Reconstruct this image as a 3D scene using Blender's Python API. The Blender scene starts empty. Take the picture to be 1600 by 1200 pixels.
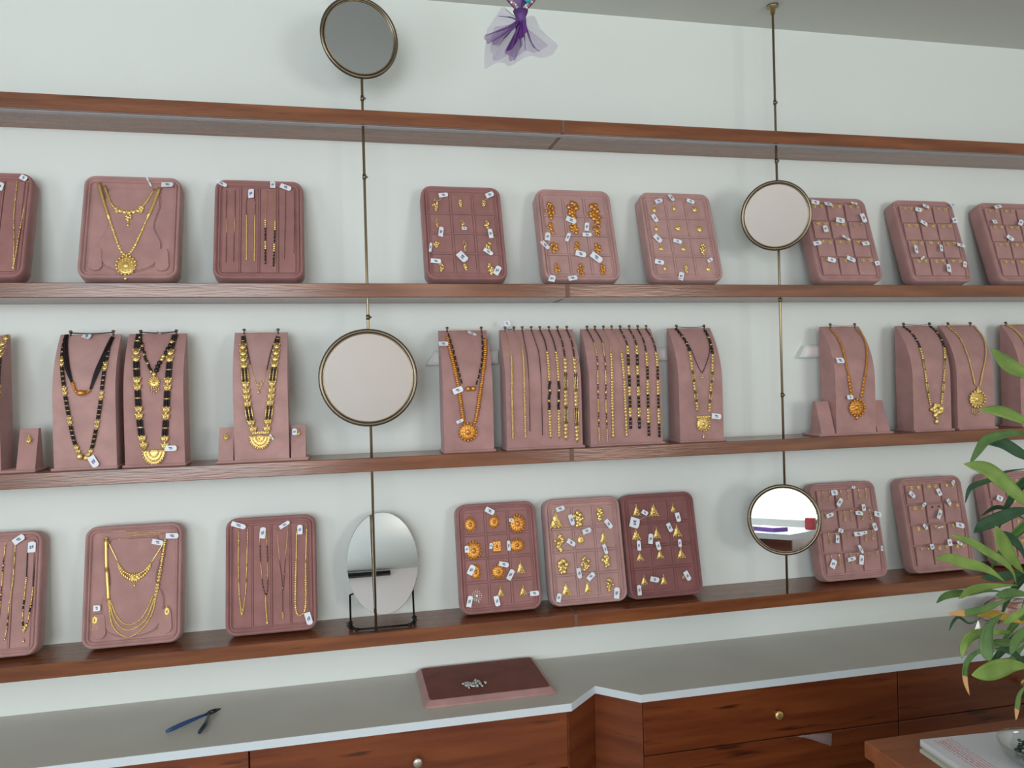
import bpy, math, random
from mathutils import Vector, Matrix
random.seed(7)
S = bpy.context.scene
# ------------------------------------------------------------------ camera
cam_d = bpy.data.cameras.new('camera'); cam = bpy.data.objects.new('camera', cam_d)
S.collection.objects.link(cam); S.camera = cam
cam_d.sensor_fit = 'HORIZONTAL'; cam_d.sensor_width = 36.0; cam_d.lens = 36.0*1200/1600
cam_d.clip_start = .02
yaw, pitch, roll = .2183, -.0016, -.0257
fw = Vector((math.sin(yaw)*math.cos(pitch), math.cos(yaw)*math.cos(pitch), math.sin(pitch)))
rt = Vector((math.cos(yaw), -math.sin(yaw), 0)); up = rt.cross(fw)
r2 = rt*math.cos(roll)+up*math.sin(roll); u2 = -rt*math.sin(roll)+up*math.cos(roll)
M = Matrix((r2, u2, -fw)).transposed().to_4x4(); M.translation = (0, -2.019, 1.5525)
cam.matrix_world = M
# ------------------------------------------------------------------ view, world, daylight through the windows
S.view_settings.view_transform = 'Standard'; S.view_settings.look = 'None'
S.view_settings.gamma = 1; S.view_settings.use_curve_mapping = False; S.view_settings.exposure = 0
S.cycles.use_denoising = True; S.cycles.max_bounces = 8; S.cycles.caustics_reflective = False; S.cycles.caustics_refractive = False
S.cycles.sample_clamp_indirect = 4
W = bpy.data.worlds.new('sky'); S.world = W; W.use_nodes = True
bg = W.node_tree.nodes['Background']; bg.inputs['Color'].default_value = (.80, .90, 1, 1); bg.inputs['Strength'].default_value = 1.6
RX0, RX1, RY, RZ = -2.4, 3.4, -4.4, 2.5655        # room: left wall, right wall, street wall, ceiling
def area(name, loc, rot, sx, sy, power, col):
    L = bpy.data.lights.new(name, 'AREA'); L.shape = 'RECTANGLE'; L.size = sx; L.size_y = sy; L.energy = power; L.color = col
    o = bpy.data.objects.new(name, L); S.collection.objects.link(o); o.location = loc; o.rotation_euler = rot; return o
H = math.pi/2
area('daylight_left', (RX0-.12, -2.3, 1.6), (0, -H, 0), 1.3, 1.2, 24, (.95, .98, 1))
area('daylight_street_left', (-1.2, RY-.12, 1.67), (H, 0, 0), 1.9, 1.6, 80, (.95, .98, 1))
area('daylight_street_right', (2.35, RY-.12, 1.62), (H, 0, 0), 1.1, .95, 44, (1, .985, .94))

# ------------------------------------------------------------------ materials
def mat(name, col, rough=.5, metal=0, spec=.5, **k):
    m = bpy.data.materials.new(name); m.use_nodes = True; b = m.node_tree.nodes['Principled BSDF']
    b.inputs['Base Color'].default_value = (*col, 1); b.inputs['Roughness'].default_value = rough
    b.inputs['Metallic'].default_value = metal; b.inputs['Specular IOR Level'].default_value = spec
    for a, v in k.items(): b.inputs[a.replace('_', ' ')].default_value = v
    return m
def vary(m, c1, c2, scale=(1, 1, 1), nscale=5, detail=4, bump=0, bscale=None, lo=.3, hi=.7, rough=None):
    nt = m.node_tree; n = nt.nodes; l = nt.links; b = n['Principled BSDF']
    tc = n.new('ShaderNodeTexCoord'); mp = n.new('ShaderNodeMapping'); mp.inputs['Scale'].default_value = scale
    no = n.new('ShaderNodeTexNoise'); no.inputs['Scale'].default_value = nscale; no.inputs['Detail'].default_value = detail
    cr = n.new('ShaderNodeValToRGB'); cr.color_ramp.elements[0].position = lo; cr.color_ramp.elements[1].position = hi
    cr.color_ramp.elements[0].color = (*c1, 1); cr.color_ramp.elements[1].color = (*c2, 1)
    l.new(tc.outputs['Object'], mp.inputs['Vector']); l.new(mp.outputs['Vector'], no.inputs['Vector'])
    l.new(no.outputs['Fac'], cr.inputs['Fac']); l.new(cr.outputs['Color'], b.inputs['Base Color'])
    if bump:
        n2 = n.new('ShaderNodeTexNoise'); n2.inputs['Scale'].default_value = bscale or nscale*4; n2.inputs['Detail'].default_value = 3
        bp = n.new('ShaderNodeBump'); bp.inputs['Strength'].default_value = bump; bp.inputs['Distance'].default_value = .002
        l.new(mp.outputs['Vector'], n2.inputs['Vector']); l.new(n2.outputs['Fac'], bp.inputs['Height']); l.new(bp.outputs['Normal'], b.inputs['Normal'])
    return m
def wood(name, dark, light, rough=.4, streak=.35, spec=.5):
    """long grain along local x, with short dark knots"""
    m = vary(mat(name, light, rough, 0, spec), dark, light, (1.2, 14, 14), 3, 7, .15, 18)
    nt = m.node_tree; n = nt.nodes; l = nt.links; b = n['Principled BSDF']
    src = b.inputs['Base Color'].links[0].from_socket
    tc = n.new('ShaderNodeTexCoord'); mp = n.new('ShaderNodeMapping'); mp.inputs['Scale'].default_value = (6, 60, 60); mp.inputs['Location'].default_value = (3.1, .7, 1.3)
    no = n.new('ShaderNodeTexNoise'); no.inputs['Scale'].default_value = 1.1; no.inputs['Detail'].default_value = 3
    cr = n.new('ShaderNodeValToRGB'); cr.color_ramp.elements[0].position = .26; cr.color_ramp.elements[1].position = .38
    cr.color_ramp.elements[0].color = (streak, streak, streak, 1); cr.color_ramp.elements[1].color = (1, 1, 1, 1)
    mx = n.new('ShaderNodeMix'); mx.data_type = 'RGBA'; mx.blend_type = 'MULTIPLY'; mx.inputs[0].default_value = 1
    l.new(tc.outputs['Object'], mp.inputs['Vector']); l.new(mp.outputs['Vector'], no.inputs['Vector']); l.new(no.outputs['Fac'], cr.inputs['Fac'])
    l.new(src, mx.inputs[6]); l.new(cr.outputs['Color'], mx.inputs[7]); l.new(mx.outputs[2], b.inputs['Base Color'])
    return m
WALL = vary(mat('wall_paint', (.78, .81, .78), .8, 0, .2), (.76, .79, .76), (.79, .815, .775), (1, 1, 1), 1.3, 3, .05, 60)
PINKW = vary(mat('blush_wall_paint', (.90, .83, .815), .8, 0, .2), (.89, .82, .80), (.92, .85, .83), (1, 1, 1), 1.2, 3)
CEIL = vary(mat('ceiling_paint', (.64, .66, .62), .9, 0, .1), (.62, .65, .61), (.66, .67, .62), (1, 1, 1), 1.5, 3)
FLOOR = vary(mat('floor_tile', (.42, .38, .34), .35), (.38, .34, .31), (.46, .42, .37), (1, 1, 1), 3, 4)
WOOD = wood('shelf_teak', (.14, .042, .016), (.28, .094, .036), .22, .35, .75)
WOODD = wood('cabinet_teak', (.13, .026, .008), (.22, .056, .015), .36, .3)
WOODT = wood('table_teak', (.22, .062, .020), (.31, .098, .034), .55, .6)
GAP = mat('shadow_gap_black', (.01, .006, .005), .8)
SEAM = mat('joint_filler', (.17, .085, .06), .6)
LED = mat('led_diffuser', (.42, .41, .44), .4)
TOP = vary(mat('worktop_laminate', (.57, .555, .50), .42), (.55, .535, .48), (.595, .575, .52), (1, 1, 1), 6, 5)
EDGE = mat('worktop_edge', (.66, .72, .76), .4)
def velvet(name, c, sh=.3):
    m = mat(name, c, .85, 0, .15, Sheen_Weight=sh, Sheen_Roughness=.45)
    m.node_tree.nodes['Principled BSDF'].inputs['Sheen Tint'].default_value = (1, .85, .84, 1)
    return vary(m, tuple(v*.88 for v in c), tuple(v*1.1 for v in c), (1, 1, 1), 22, 4, .25, 900)
VEL = velvet('mauve_velvet', (.345, .165, .156))
VELL = velvet('pale_mauve_velvet', (.485, .285, .268))
VELM = velvet('dusty_mauve_velvet', (.435, .242, .228))
VELD = velvet('deep_mauve_velvet', (.26, .108, .104))
VELB = velvet('brown_mauve_velvet', (.23, .078, .062), .05)
def metal(name, c, r, bump=True):
    m = mat(name, c, r, .72, .8)
    if bump: vary(m, tuple(v*.72 for v in c), c, (1, 1, 1), 420, 2, .35, 700, .25, .6)
    return m
GOLD = metal('bright_gold', (1.0, .72, .26), .26)
ORANGE = metal('antique_copper_gold', (.82, .37, .075), .33)
SILVER = metal('silver', (.85, .83, .80), .25)
BRASS = mat('aged_brass', (.34, .26, .15), .32, .9)
BRONZE = mat('dark_bronze', (.19, .155, .115), .3, .9)
BRKNOB = mat('polished_brass', (.9, .62, .26), .38, .85)
STEELK = mat('brushed_nickel', (.55, .5, .43), .42, .85)
BLACKB = mat('black_glass_beads', (.018, .012, .014), .35)
DARKB = mat('garnet_thread', (.14, .03, .035), .5)
BLACKM = mat('black_wire', (.01, .011, .013), .35, .6)
TAGM = mat('tag_paper', (.82, .84, .88), .5)
INK = mat('tag_ink', (.16, .20, .34), .6)
STONE = mat('dark_stone', (.02, .05, .05), .2)
PEARL = mat('pearl', (.9, .85, .8), .25)
MIRROR = mat('mirror_silvering', (.88, .89, .90), .01, 1)
MIRROR.node_tree.nodes['Principled BSDF'].inputs['Metallic'].default_value = 1
MIRROR2 = mat('dim_mirror', (.70, .74, .78), .01, 1)
WHITE = mat('white_plastic', (.72, .75, .72), .4)
PAPER = mat('white_paper', (.62, .63, .66), .7)
CREAM = mat('cream_paper', (.50, .50, .42), .7)
REDINK = mat('pink_ink', (.62, .18, .24), .7)
LEAFC = {}
for k_, a_, b_ in (('light', (.11, .19, .032), (.20, .30, .06)), ('mid', (.04, .10, .022), (.09, .17, .04)), ('dark', (.012, .05, .02), (.03, .085, .032)),
                   ('yellow', (.32, .22, .03), (.48, .30, .05)), ('tip', (.06, .13, .03), (.12, .21, .05))):
    LEAFC[k_] = vary(mat('leaf_'+k_, a_, .45, 0, .4), a_, b_, (1, 1, 1), 30, 3)
    LEAFC[k_].node_tree.nodes['Principled BSDF'].inputs['Transmission Weight'].default_value = 0
TIPM = mat('leaf_dry_tip', (.50, .27, .10), .6)
STALK = mat('bamboo_stalk', (.13, .20, .06), .45)
POT = mat('ceramic_pot', (.55, .53, .5), .3)
def tull(name, c, alpha):
    m = mat(name, c, .7, 0, .2); m.node_tree.nodes['Principled BSDF'].inputs['Alpha'].default_value = alpha; return m
TULLE = tull('sheer_lilac_tulle', (.34, .24, .42), .33)
TULLE2 = tull('sheer_violet_tulle', (.20, .08, .30), .6)
TULLE3 = tull('gathered_violet_tulle', (.12, .03, .20), .92)
PURPLE = vary(mat('purple_satin', (.09, .03, .16), .5), (.05, .015, .10), (.14, .05, .24), (1, 1, 1), 60, 3)
TEAL = mat('teal_bead', (.02, .42, .55), .2)
PINKB = mat('rose_beads', (.45, .16, .20), .3)
CLEAR = tull('clear_plastic', (.6, .5, .5), .28)
BAGM = vary(tull('printed_plastic_bag', (.55, .42, .42), .8), (.45, .18, .12), (.75, .66, .66), (1, 1, 1), 18, 3, 0, None, .38, .55)
def glass(name, c, a):
    m = bpy.data.materials.new(name); m.use_nodes = True; nt = m.node_tree; n = nt.nodes; n.remove(n['Principled BSDF'])
    t = n.new('ShaderNodeBsdfTransparent'); t.inputs[0].default_value = (*c, 1); g = n.new('ShaderNodeBsdfGlossy'); g.inputs['Roughness'].default_value = .03
    lw = n.new('ShaderNodeLayerWeight'); lw.inputs[0].default_value = a; pw = n.new('ShaderNodeMath'); pw.operation = 'MULTIPLY_ADD'; pw.inputs[1].default_value = .6; pw.inputs[2].default_value = .04; mx = n.new('ShaderNodeMixShader')
    nt.links.new(lw.outputs['Facing'], pw.inputs[0]); nt.links.new(pw.outputs[0], mx.inputs[0]); nt.links.new(t.outputs[0], mx.inputs[1]); nt.links.new(g.outputs[0], mx.inputs[2])
    nt.links.new(mx.outputs[0], n['Material Output'].inputs[0]); return m
PANE = glass('window_glass', (.97, .99, 1), .2)
BOWLG = glass('bowl_glass', (.93, .94, .93), .25)

# ------------------------------------------------------------------ mesh building
class MB:
    def __init__(s): s.v = []; s.f = []; s.m = []; s.sm = []
    def add(s, vs, fs, mi=0, smooth=True):
        o = len(s.v); s.v += [tuple(v) for v in vs]
        for f in fs: s.f.append(tuple(i+o for i in f)); s.m.append(mi); s.sm.append(smooth)
    def box(s, a, b, mi=0, X=None):
        x0, y0, z0 = a; x1, y1, z1 = b
        vs = [(x0,y0,z0),(x1,y0,z0),(x1,y1,z0),(x0,y1,z0),(x0,y0,z1),(x1,y0,z1),(x1,y1,z1),(x0,y1,z1)]
        if X is not None: vs = [tuple(X @ Vector(v)) for v in vs]
        s.add(vs, [(0,3,2,1),(4,5,6,7),(0,1,5,4),(1,2,6,5),(2,3,7,6),(3,0,4,7)], mi, False)
    def bbox(s, a, b, r=.002, mi=0, X=None):
        """box with chamfered vertical and horizontal edges"""
        x0, y0, z0 = a; x1, y1, z1 = b; vs = []; q = lambda i, z: [(x0+i+r, y0+i, z), (x1-i-r, y0+i, z), (x1-i, y0+i+r, z), (x1-i, y1-i-r, z), (x1-i-r, y1-i, z), (x0+i+r, y1-i, z), (x0+i, y1-i-r, z), (x0+i, y0+i+r, z)]
        rings = [q(r, z0), q(0, z0+r), q(0, z1-r), q(r, z1)]
        for g in rings: vs += g
        if X is not None: vs = [tuple(X @ Vector(v)) for v in vs]
        fs = [tuple(reversed(range(8))), tuple(range(24, 32))]
        for k in range(3):
            for i in range(8): j = (i+1) % 8; fs.append((k*8+i, k*8+j, k*8+8+j, k*8+8+i))
        s.add(vs, fs, mi, False)
    def ball(s, c, r, sc=(1, 1, 1), n=6, m=4, mi=0):
        vs = [(c[0], c[1], c[2]+r*sc[2])]
        for j in range(1, m):
            t = math.pi*j/m
            for i in range(n):
                p = 2*math.pi*i/n; vs.append((c[0]+r*sc[0]*math.sin(t)*math.cos(p), c[1]+r*sc[1]*math.sin(t)*math.sin(p), c[2]+r*sc[2]*math.cos(t)))
        vs.append((c[0], c[1], c[2]-r*sc[2])); L = len(vs)-1; fs = []
        for i in range(n): fs.append((0, 1+i, 1+(i+1) % n)); fs.append((L, L-n+(i+1) % n, L-n+i))
        for j in range(m-2):
            for i in range(n): a = 1+j*n+i; b = 1+j*n+(i+1) % n; fs.append((a, a+n, b+n, b))
        s.add(vs, fs, mi)
    def tube(s, P, r, n=6, mi=0, cap=True, closed=False):
        P = [Vector(p) for p in P]; N = len(P); rr = r if isinstance(r, (list, tuple)) else [r]*N; vs = []; ref = None
        for k in range(N):
            if closed: t = P[(k+1) % N]-P[k-1]
            else: t = P[min(k+1, N-1)]-P[max(k-1, 0)]
            t = t.normalized() if t.length > 1e-9 else Vector((0, 0, 1))
            if ref is None: ref = Vector((0, 1, 0)) if abs(t.y) < .9 else Vector((1, 0, 0))
            a = t.cross(ref).normalized(); b = t.cross(a).normalized(); ref = a.cross(t).normalized()
            for i in range(n):
                p = 2*math.pi*i/n; vs.append(P[k]+(a*math.cos(p)+b*math.sin(p))*rr[k])
        fs = []
        for k in range(N if closed else N-1):
            for i in range(n): j = (i+1) % n; k2 = (k+1) % N; fs.append((k*n+i, k*n+j, k2*n+j, k2*n+i))
        if cap and not closed: fs += [tuple(reversed(range(n))), tuple(range((N-1)*n, N*n))]
        s.add(vs, fs, mi)
    def lathe(s, prof, c=(0, 0, 0), n=24, axis='z', mi=0, sx=1, sy=1, cap=True):
        """profile of (radius, height); axis z, or y (height along -y)"""
        vs = []
        for r, h in prof:
            for i in range(n):
                p = 2*math.pi*i/n; a, b = r*math.cos(p)*sx, r*math.sin(p)*sy
                vs.append((c[0]+a, c[1]+b, c[2]+h) if axis == 'z' else (c[0]+a, c[1]-h, c[2]+b))
        fs = [(k*n+i, k*n+(i+1) % n, (k+1)*n+(i+1) % n, (k+1)*n+i) for k in range(len(prof)-1) for i in range(n)]
        if cap: fs += [tuple(reversed(range(n))), tuple(range((len(prof)-1)*n, len(prof)*n))]
        s.add(vs, fs, mi)
    def prism(s, poly, z0, z1, mi=0):
        n = len(poly); vs = [(x, y, z0) for x, y in poly]+[(x, y, z1) for x, y in poly]
        s.add(vs, [tuple(reversed(range(n))), tuple(range(n, 2*n))]+[(i, (i+1) % n, n+(i+1) % n, n+i) for i in range(n)], mi, False)
    def build(s, name, mats, parent=None, off=None, fn=None):
        vs = s.v
        if fn: vs = [fn(v) for v in vs]
        if off is not None: vs = [(v[0]-off[0], v[1]-off[1], v[2]-off[2]) for v in vs]
        me = bpy.data.meshes.new(name); me.from_pydata(vs, [], s.f)
        for m in (mats if isinstance(mats, (list, tuple)) else [mats]): me.materials.append(m)
        me.polygons.foreach_set('material_index', s.m); me.polygons.foreach_set('use_smooth', s.sm); me.update()
        o = bpy.data.objects.new(name, me); S.collection.objects.link(o)
        if parent is not None: o.parent = parent
        return o
LABELS = {}
def tagp(o, label, cat, group=None):
    assert 4 <= len(label.split()) <= 16, label
    if label in LABELS: print('DUPLICATE LABEL', label)
    LABELS[label] = 1
    o['label'] = label; o['category'] = cat
    if group: o['group'] = group
    return o
def thing(name, label, cat, loc=(0, 0, 0), rot=(0, 0, 0), group=None):
    o = bpy.data.objects.new(name, None); S.collection.objects.link(o); o.location = loc; o.rotation_euler = rot; o.empty_display_size = .05
    return tagp(o, label, cat, group)
def struct(name, mb, m):
    o = mb.build(name, m); o['kind'] = 'structure'; return o

# ------------------------------------------------------------------ room shell
def holed(mb, axis, c0, c1, u0, u1, z0, z1, holes):
    """wall slab between c0..c1 across, u0..u1 along, with rectangular openings (ua,ub,za,zb)"""
    def b(a0, a1, q0, q1):
        if a1-a0 < 1e-4 or q1-q0 < 1e-4: return
        mb.box((a0, c0, q0), (a1, c1, q1)) if axis == 'x' else mb.box((c0, a0, q0), (c1, a1, q1))
    x = u0
    for ua, ub, za, zb in sorted(holes): b(x, ua, z0, z1); b(ua, ub, z0, za); b(ua, ub, zb, z1); x = ub
    b(x, u1, z0, z1)
m = MB(); m.box((RX0, 0, 0), (RX1, .15, RZ)); struct('wall_back', m, WALL)
m = MB(); holed(m, 'y', RX0-.15, RX0, RY, .15, 0, RZ, [(-3.0, -1.6, .95, 2.25)]); struct('wall_left', m, WALL)
m = MB(); holed(m, 'y', RX1, RX1+.15, RY, .15, 0, RZ, []); struct('wall_right', m, WALL)
m = MB(); holed(m, 'x', RY-.15, RY, RX0-.15, RX1+.15, 0, RZ, [(-2.2, -.2, .82, 2.50), (1.75, 2.95, 1.1, 2.15)]); struct('wall_front', m, PINKW)
m = MB(); m.box((RX0-.15, RY-.15, -.1), (RX1+.15, .15, 0)); struct('floor', m, FLOOR)
m = MB(); m.box((RX0-.15, RY-.15, RZ), (RX1+.15, .15, RZ+.12)); struct('ceiling', m, CEIL)
def window(i, axis, c, u0, u1, z0, z1):
    m = MB(); w = .05
    for a0, a1, q0, q1 in ((u0, u1, z0, z0+w), (u0, u1, z1-w, z1), (u0, u0+w, z0+w, z1-w), (u1-w, u1, z0+w, z1-w), ((u0+u1)/2-w/2, (u0+u1)/2+w/2, z0+w, z1-w)):
        m.box((a0, c-.03, q0), (a1, c+.03, q1)) if axis == 'x' else m.box((c-.03, a0, q0), (c+.03, a1, q1))
    f = struct('window_%d' % i, m, WHITE)
    p = MB(); a0, a1 = u0+w, u1-w
    p.box((a0, c-.003, z0+w), (a1, c+.003, z1-w)) if axis == 'x' else p.box((c-.003, a0, z0+w), (c+.003, a1, z1-w))
    g = p.build('window_pane', PANE, f); g['kind'] = 'structure'
window(1, 'y', RX0-.05, -3.0, -1.6, .95, 2.25); window(2, 'x', RY-.05, -2.2, -.2, .82, 2.50); window(3, 'x', RY-.05, 1.75, 2.95, 1.1, 2.15)
# dark curtain rail under the ceiling of the street wall
m = MB(); m.box((RX0+.02, RY+.001, RZ-.05), (.35, RY+.04, RZ-.02)); m.box((.95, RY+.001, RZ-.05), (RX1-.02, RY+.04, RZ-.02)); struct('trim_1', m, BLACKM)

# ------------------------------------------------------------------ shelves
SH = {'topmost': 2.2171, 'upper': 1.8, 'middle': 1.381, 'lowest': .96}
DEP, THK, SX0, SX1, SEA = .1436, .0332, RX0+.002, RX1-.002, .567
SHL = {'topmost': 'long reddish wooden wall shelf at the top, empty, nearest the ceiling', 'upper': 'long reddish wooden wall shelf carrying the upper row of velvet trays',
       'middle': 'long reddish wooden wall shelf carrying the curved necklace stands', 'lowest': 'long reddish wooden wall shelf just above the grey counter, with the oval mirror'}
for k, z in SH.items():
    r = thing('wall_shelf', SHL[k], 'shelf', (0, 0, z), group='wooden wall shelves')
    for a, b in ((SX0, SEA-.004), (SEA+.004, SX1)):
        m = MB(); m.bbox((a, -DEP, -THK), (b, -.0005, 0), .0012)
        m.build('board', WOOD, r)
    m = MB(); m.box((SEA-.004, -DEP+.0006, -THK+.0005), (SEA+.004, -.001, -.0005)); m.build('joint_strip', SEAM, r)['label'] = 'dark filler strip at the board joint'
    m = MB(); m.box((SX0, -DEP+.012, -THK-.0015), (SX1, -DEP+.030, -THK-.0001)); m.build('light_strip', LED, r)['label'] = 'grey recessed light strip, switched off'

# ------------------------------------------------------------------ rods and mirrors
def rod(x, label, collars):
    r = thing('hanging_rod', label, 'rod', (x, -.1285, .9605), group='brass rods through the shelves')
    m = MB(); m.tube([(0, 0, 0), (0, 0, RZ-.9605-.001)], .0032, 10); m.build('pole', BRASS, r)
    m = MB(); m.lathe([(.016, -.004), (.016, 0), (.008, .004), (.006, .02)][::-1], (0, 0, 0), 16)
    o = m.build('ceiling_rosette', BRASS, r); o.rotation_euler = (math.pi, 0, 0); o.location = (0, 0, RZ-.9605-.0015-.004)
    for z in collars:
        m = MB(); m.tube([(0, 0, z-.006-.9605), (0, 0, z+.006-.9605)], .0045, 10); m.ball((.006, 0, z-.9605), .003); m.build('collar', BRONZE, r)
rod(.0665, 'thin vertical brass rod on the left, holding the grey-faced round mirror and the largest one', [2.25, 2.06, 1.72, 1.47])
rod(1.1754, 'thin vertical brass rod on the right, reaching up to a rosette in the ceiling', [2.30, 2.14, 1.76, 1.5])
def round_mirror(label, x, z, r, nrm, rim, mirr, y=-.160):
    """nrm: direction the glass faces"""
    n = Vector(nrm).normalized(); q = n.to_track_quat('-Y', 'Z')
    t = thing('round_mirror', label, 'mirror', (x, y, z), q.to_euler(), 'round mirrors on the brass rods')
    N = 56
    m = MB(); m.tube([((r-rim/2)*math.cos(2*math.pi*i/N), 0, (r-rim/2)*math.sin(2*math.pi*i/N)) for i in range(N)], rim/2, 10, closed=True)
    m.build('frame', BRONZE, t)
    m = MB(); m.tube([((r-rim*1.05)*math.cos(2*math.pi*i/N), -.0035, (r-rim*1.05)*math.sin(2*math.pi*i/N)) for i in range(N)], rim*.13, 6, closed=True)
    m.build('inner_bead', BRASS, t)['label'] = 'thin lighter brass bead inside the frame'
    m = MB(); m.lathe([(r-rim*.6, .0005), (r-rim*.6, .0018)], (0, 0, 0), N, 'y'); o = m.build('glass', mirr, t)
    for p in o.data.polygons: p.use_smooth = False
    m = MB(); m.lathe([(r-rim*.5, -.004), (r-rim*.5, .0004)], (0, 0, 0), N, 'y'); m.build('backing_plate', BRONZE, t)
    # clamp behind the plate that grips the rod
    m = MB(); m.tube([(0, .004, 0), (0, .022, 0)], .006, 10); m.build('clamp', BRONZE, t)
def facing(x, z, yaw_off, pitch_off):
    """direction the glass faces: the seat of the customer, turned by yaw/pitch"""
    v = Vector((0, -2.019, 1.5525))-Vector((x, -.16, z)); v.normalize()
    v = Matrix.Rotation(yaw_off, 3, 'Z') @ v; ax = v.cross(Vector((0, 0, 1))).normalized(); return Matrix.Rotation(pitch_off, 3, ax) @ v
round_mirror('round bronze-framed mirror with a grey face, top left, above the topmost shelf', .063, 2.382, .0945, facing(.063, 2.382, .26, .33), .0100, MIRROR2)
round_mirror('largest round mirror, in front of the middle shelf beside the left stands', .0633, 1.5736, .1165, facing(.0633, 1.5736, .06, .045), .0105, MIRROR)
round_mirror('pale-faced round mirror on the right rod, overlapping an upper earring tray', 1.1515, 1.983, .0930, facing(1.1515, 1.983, .20, .05), .0095, MIRROR)
round_mirror('small round mirror at the lower right, reflecting the shop counter', 1.1516, 1.1657, .0950, facing(1.1516, 1.1657, .09, -.120), .0095, MIRROR)


# ------------------------------------------------------------------ velvet trays
def rr(w, h, r, inset, y, n=6):
    """rounded rectangle ring in the xz plane, bottom at z=inset"""
    x1, z0, z1 = w/2-inset, inset, h-inset; q = max(r-inset, .002); out = []
    for cx, cz, a in ((x1-q, z0+q, -H), (x1-q, z1-q, 0), (-x1+q, z1-q, H), (-x1+q, z0+q, math.pi)):
        for i in range(n+1): t = a+H*i/n; out.append((cx+q*math.cos(t), y, cz+q*math.sin(t)))
    return out
def loft(mb, rings, mi=0, capf=True, capb=True):
    n = len(rings[0]); vs = [v for g in rings for v in g]; L = len(rings)
    fs = [(k*n+i, k*n+(i+1) % n, (k+1)*n+(i+1) % n, (k+1)*n+i) for k in range(L-1) for i in range(n)]
    mb.add(vs, fs, mi)
    if capb: mb.add(rings[0], [tuple(reversed(range(n)))], mi, False)
    if capf: mb.add(rings[-1], [tuple(range(n))], mi, False)
T = .045
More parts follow.
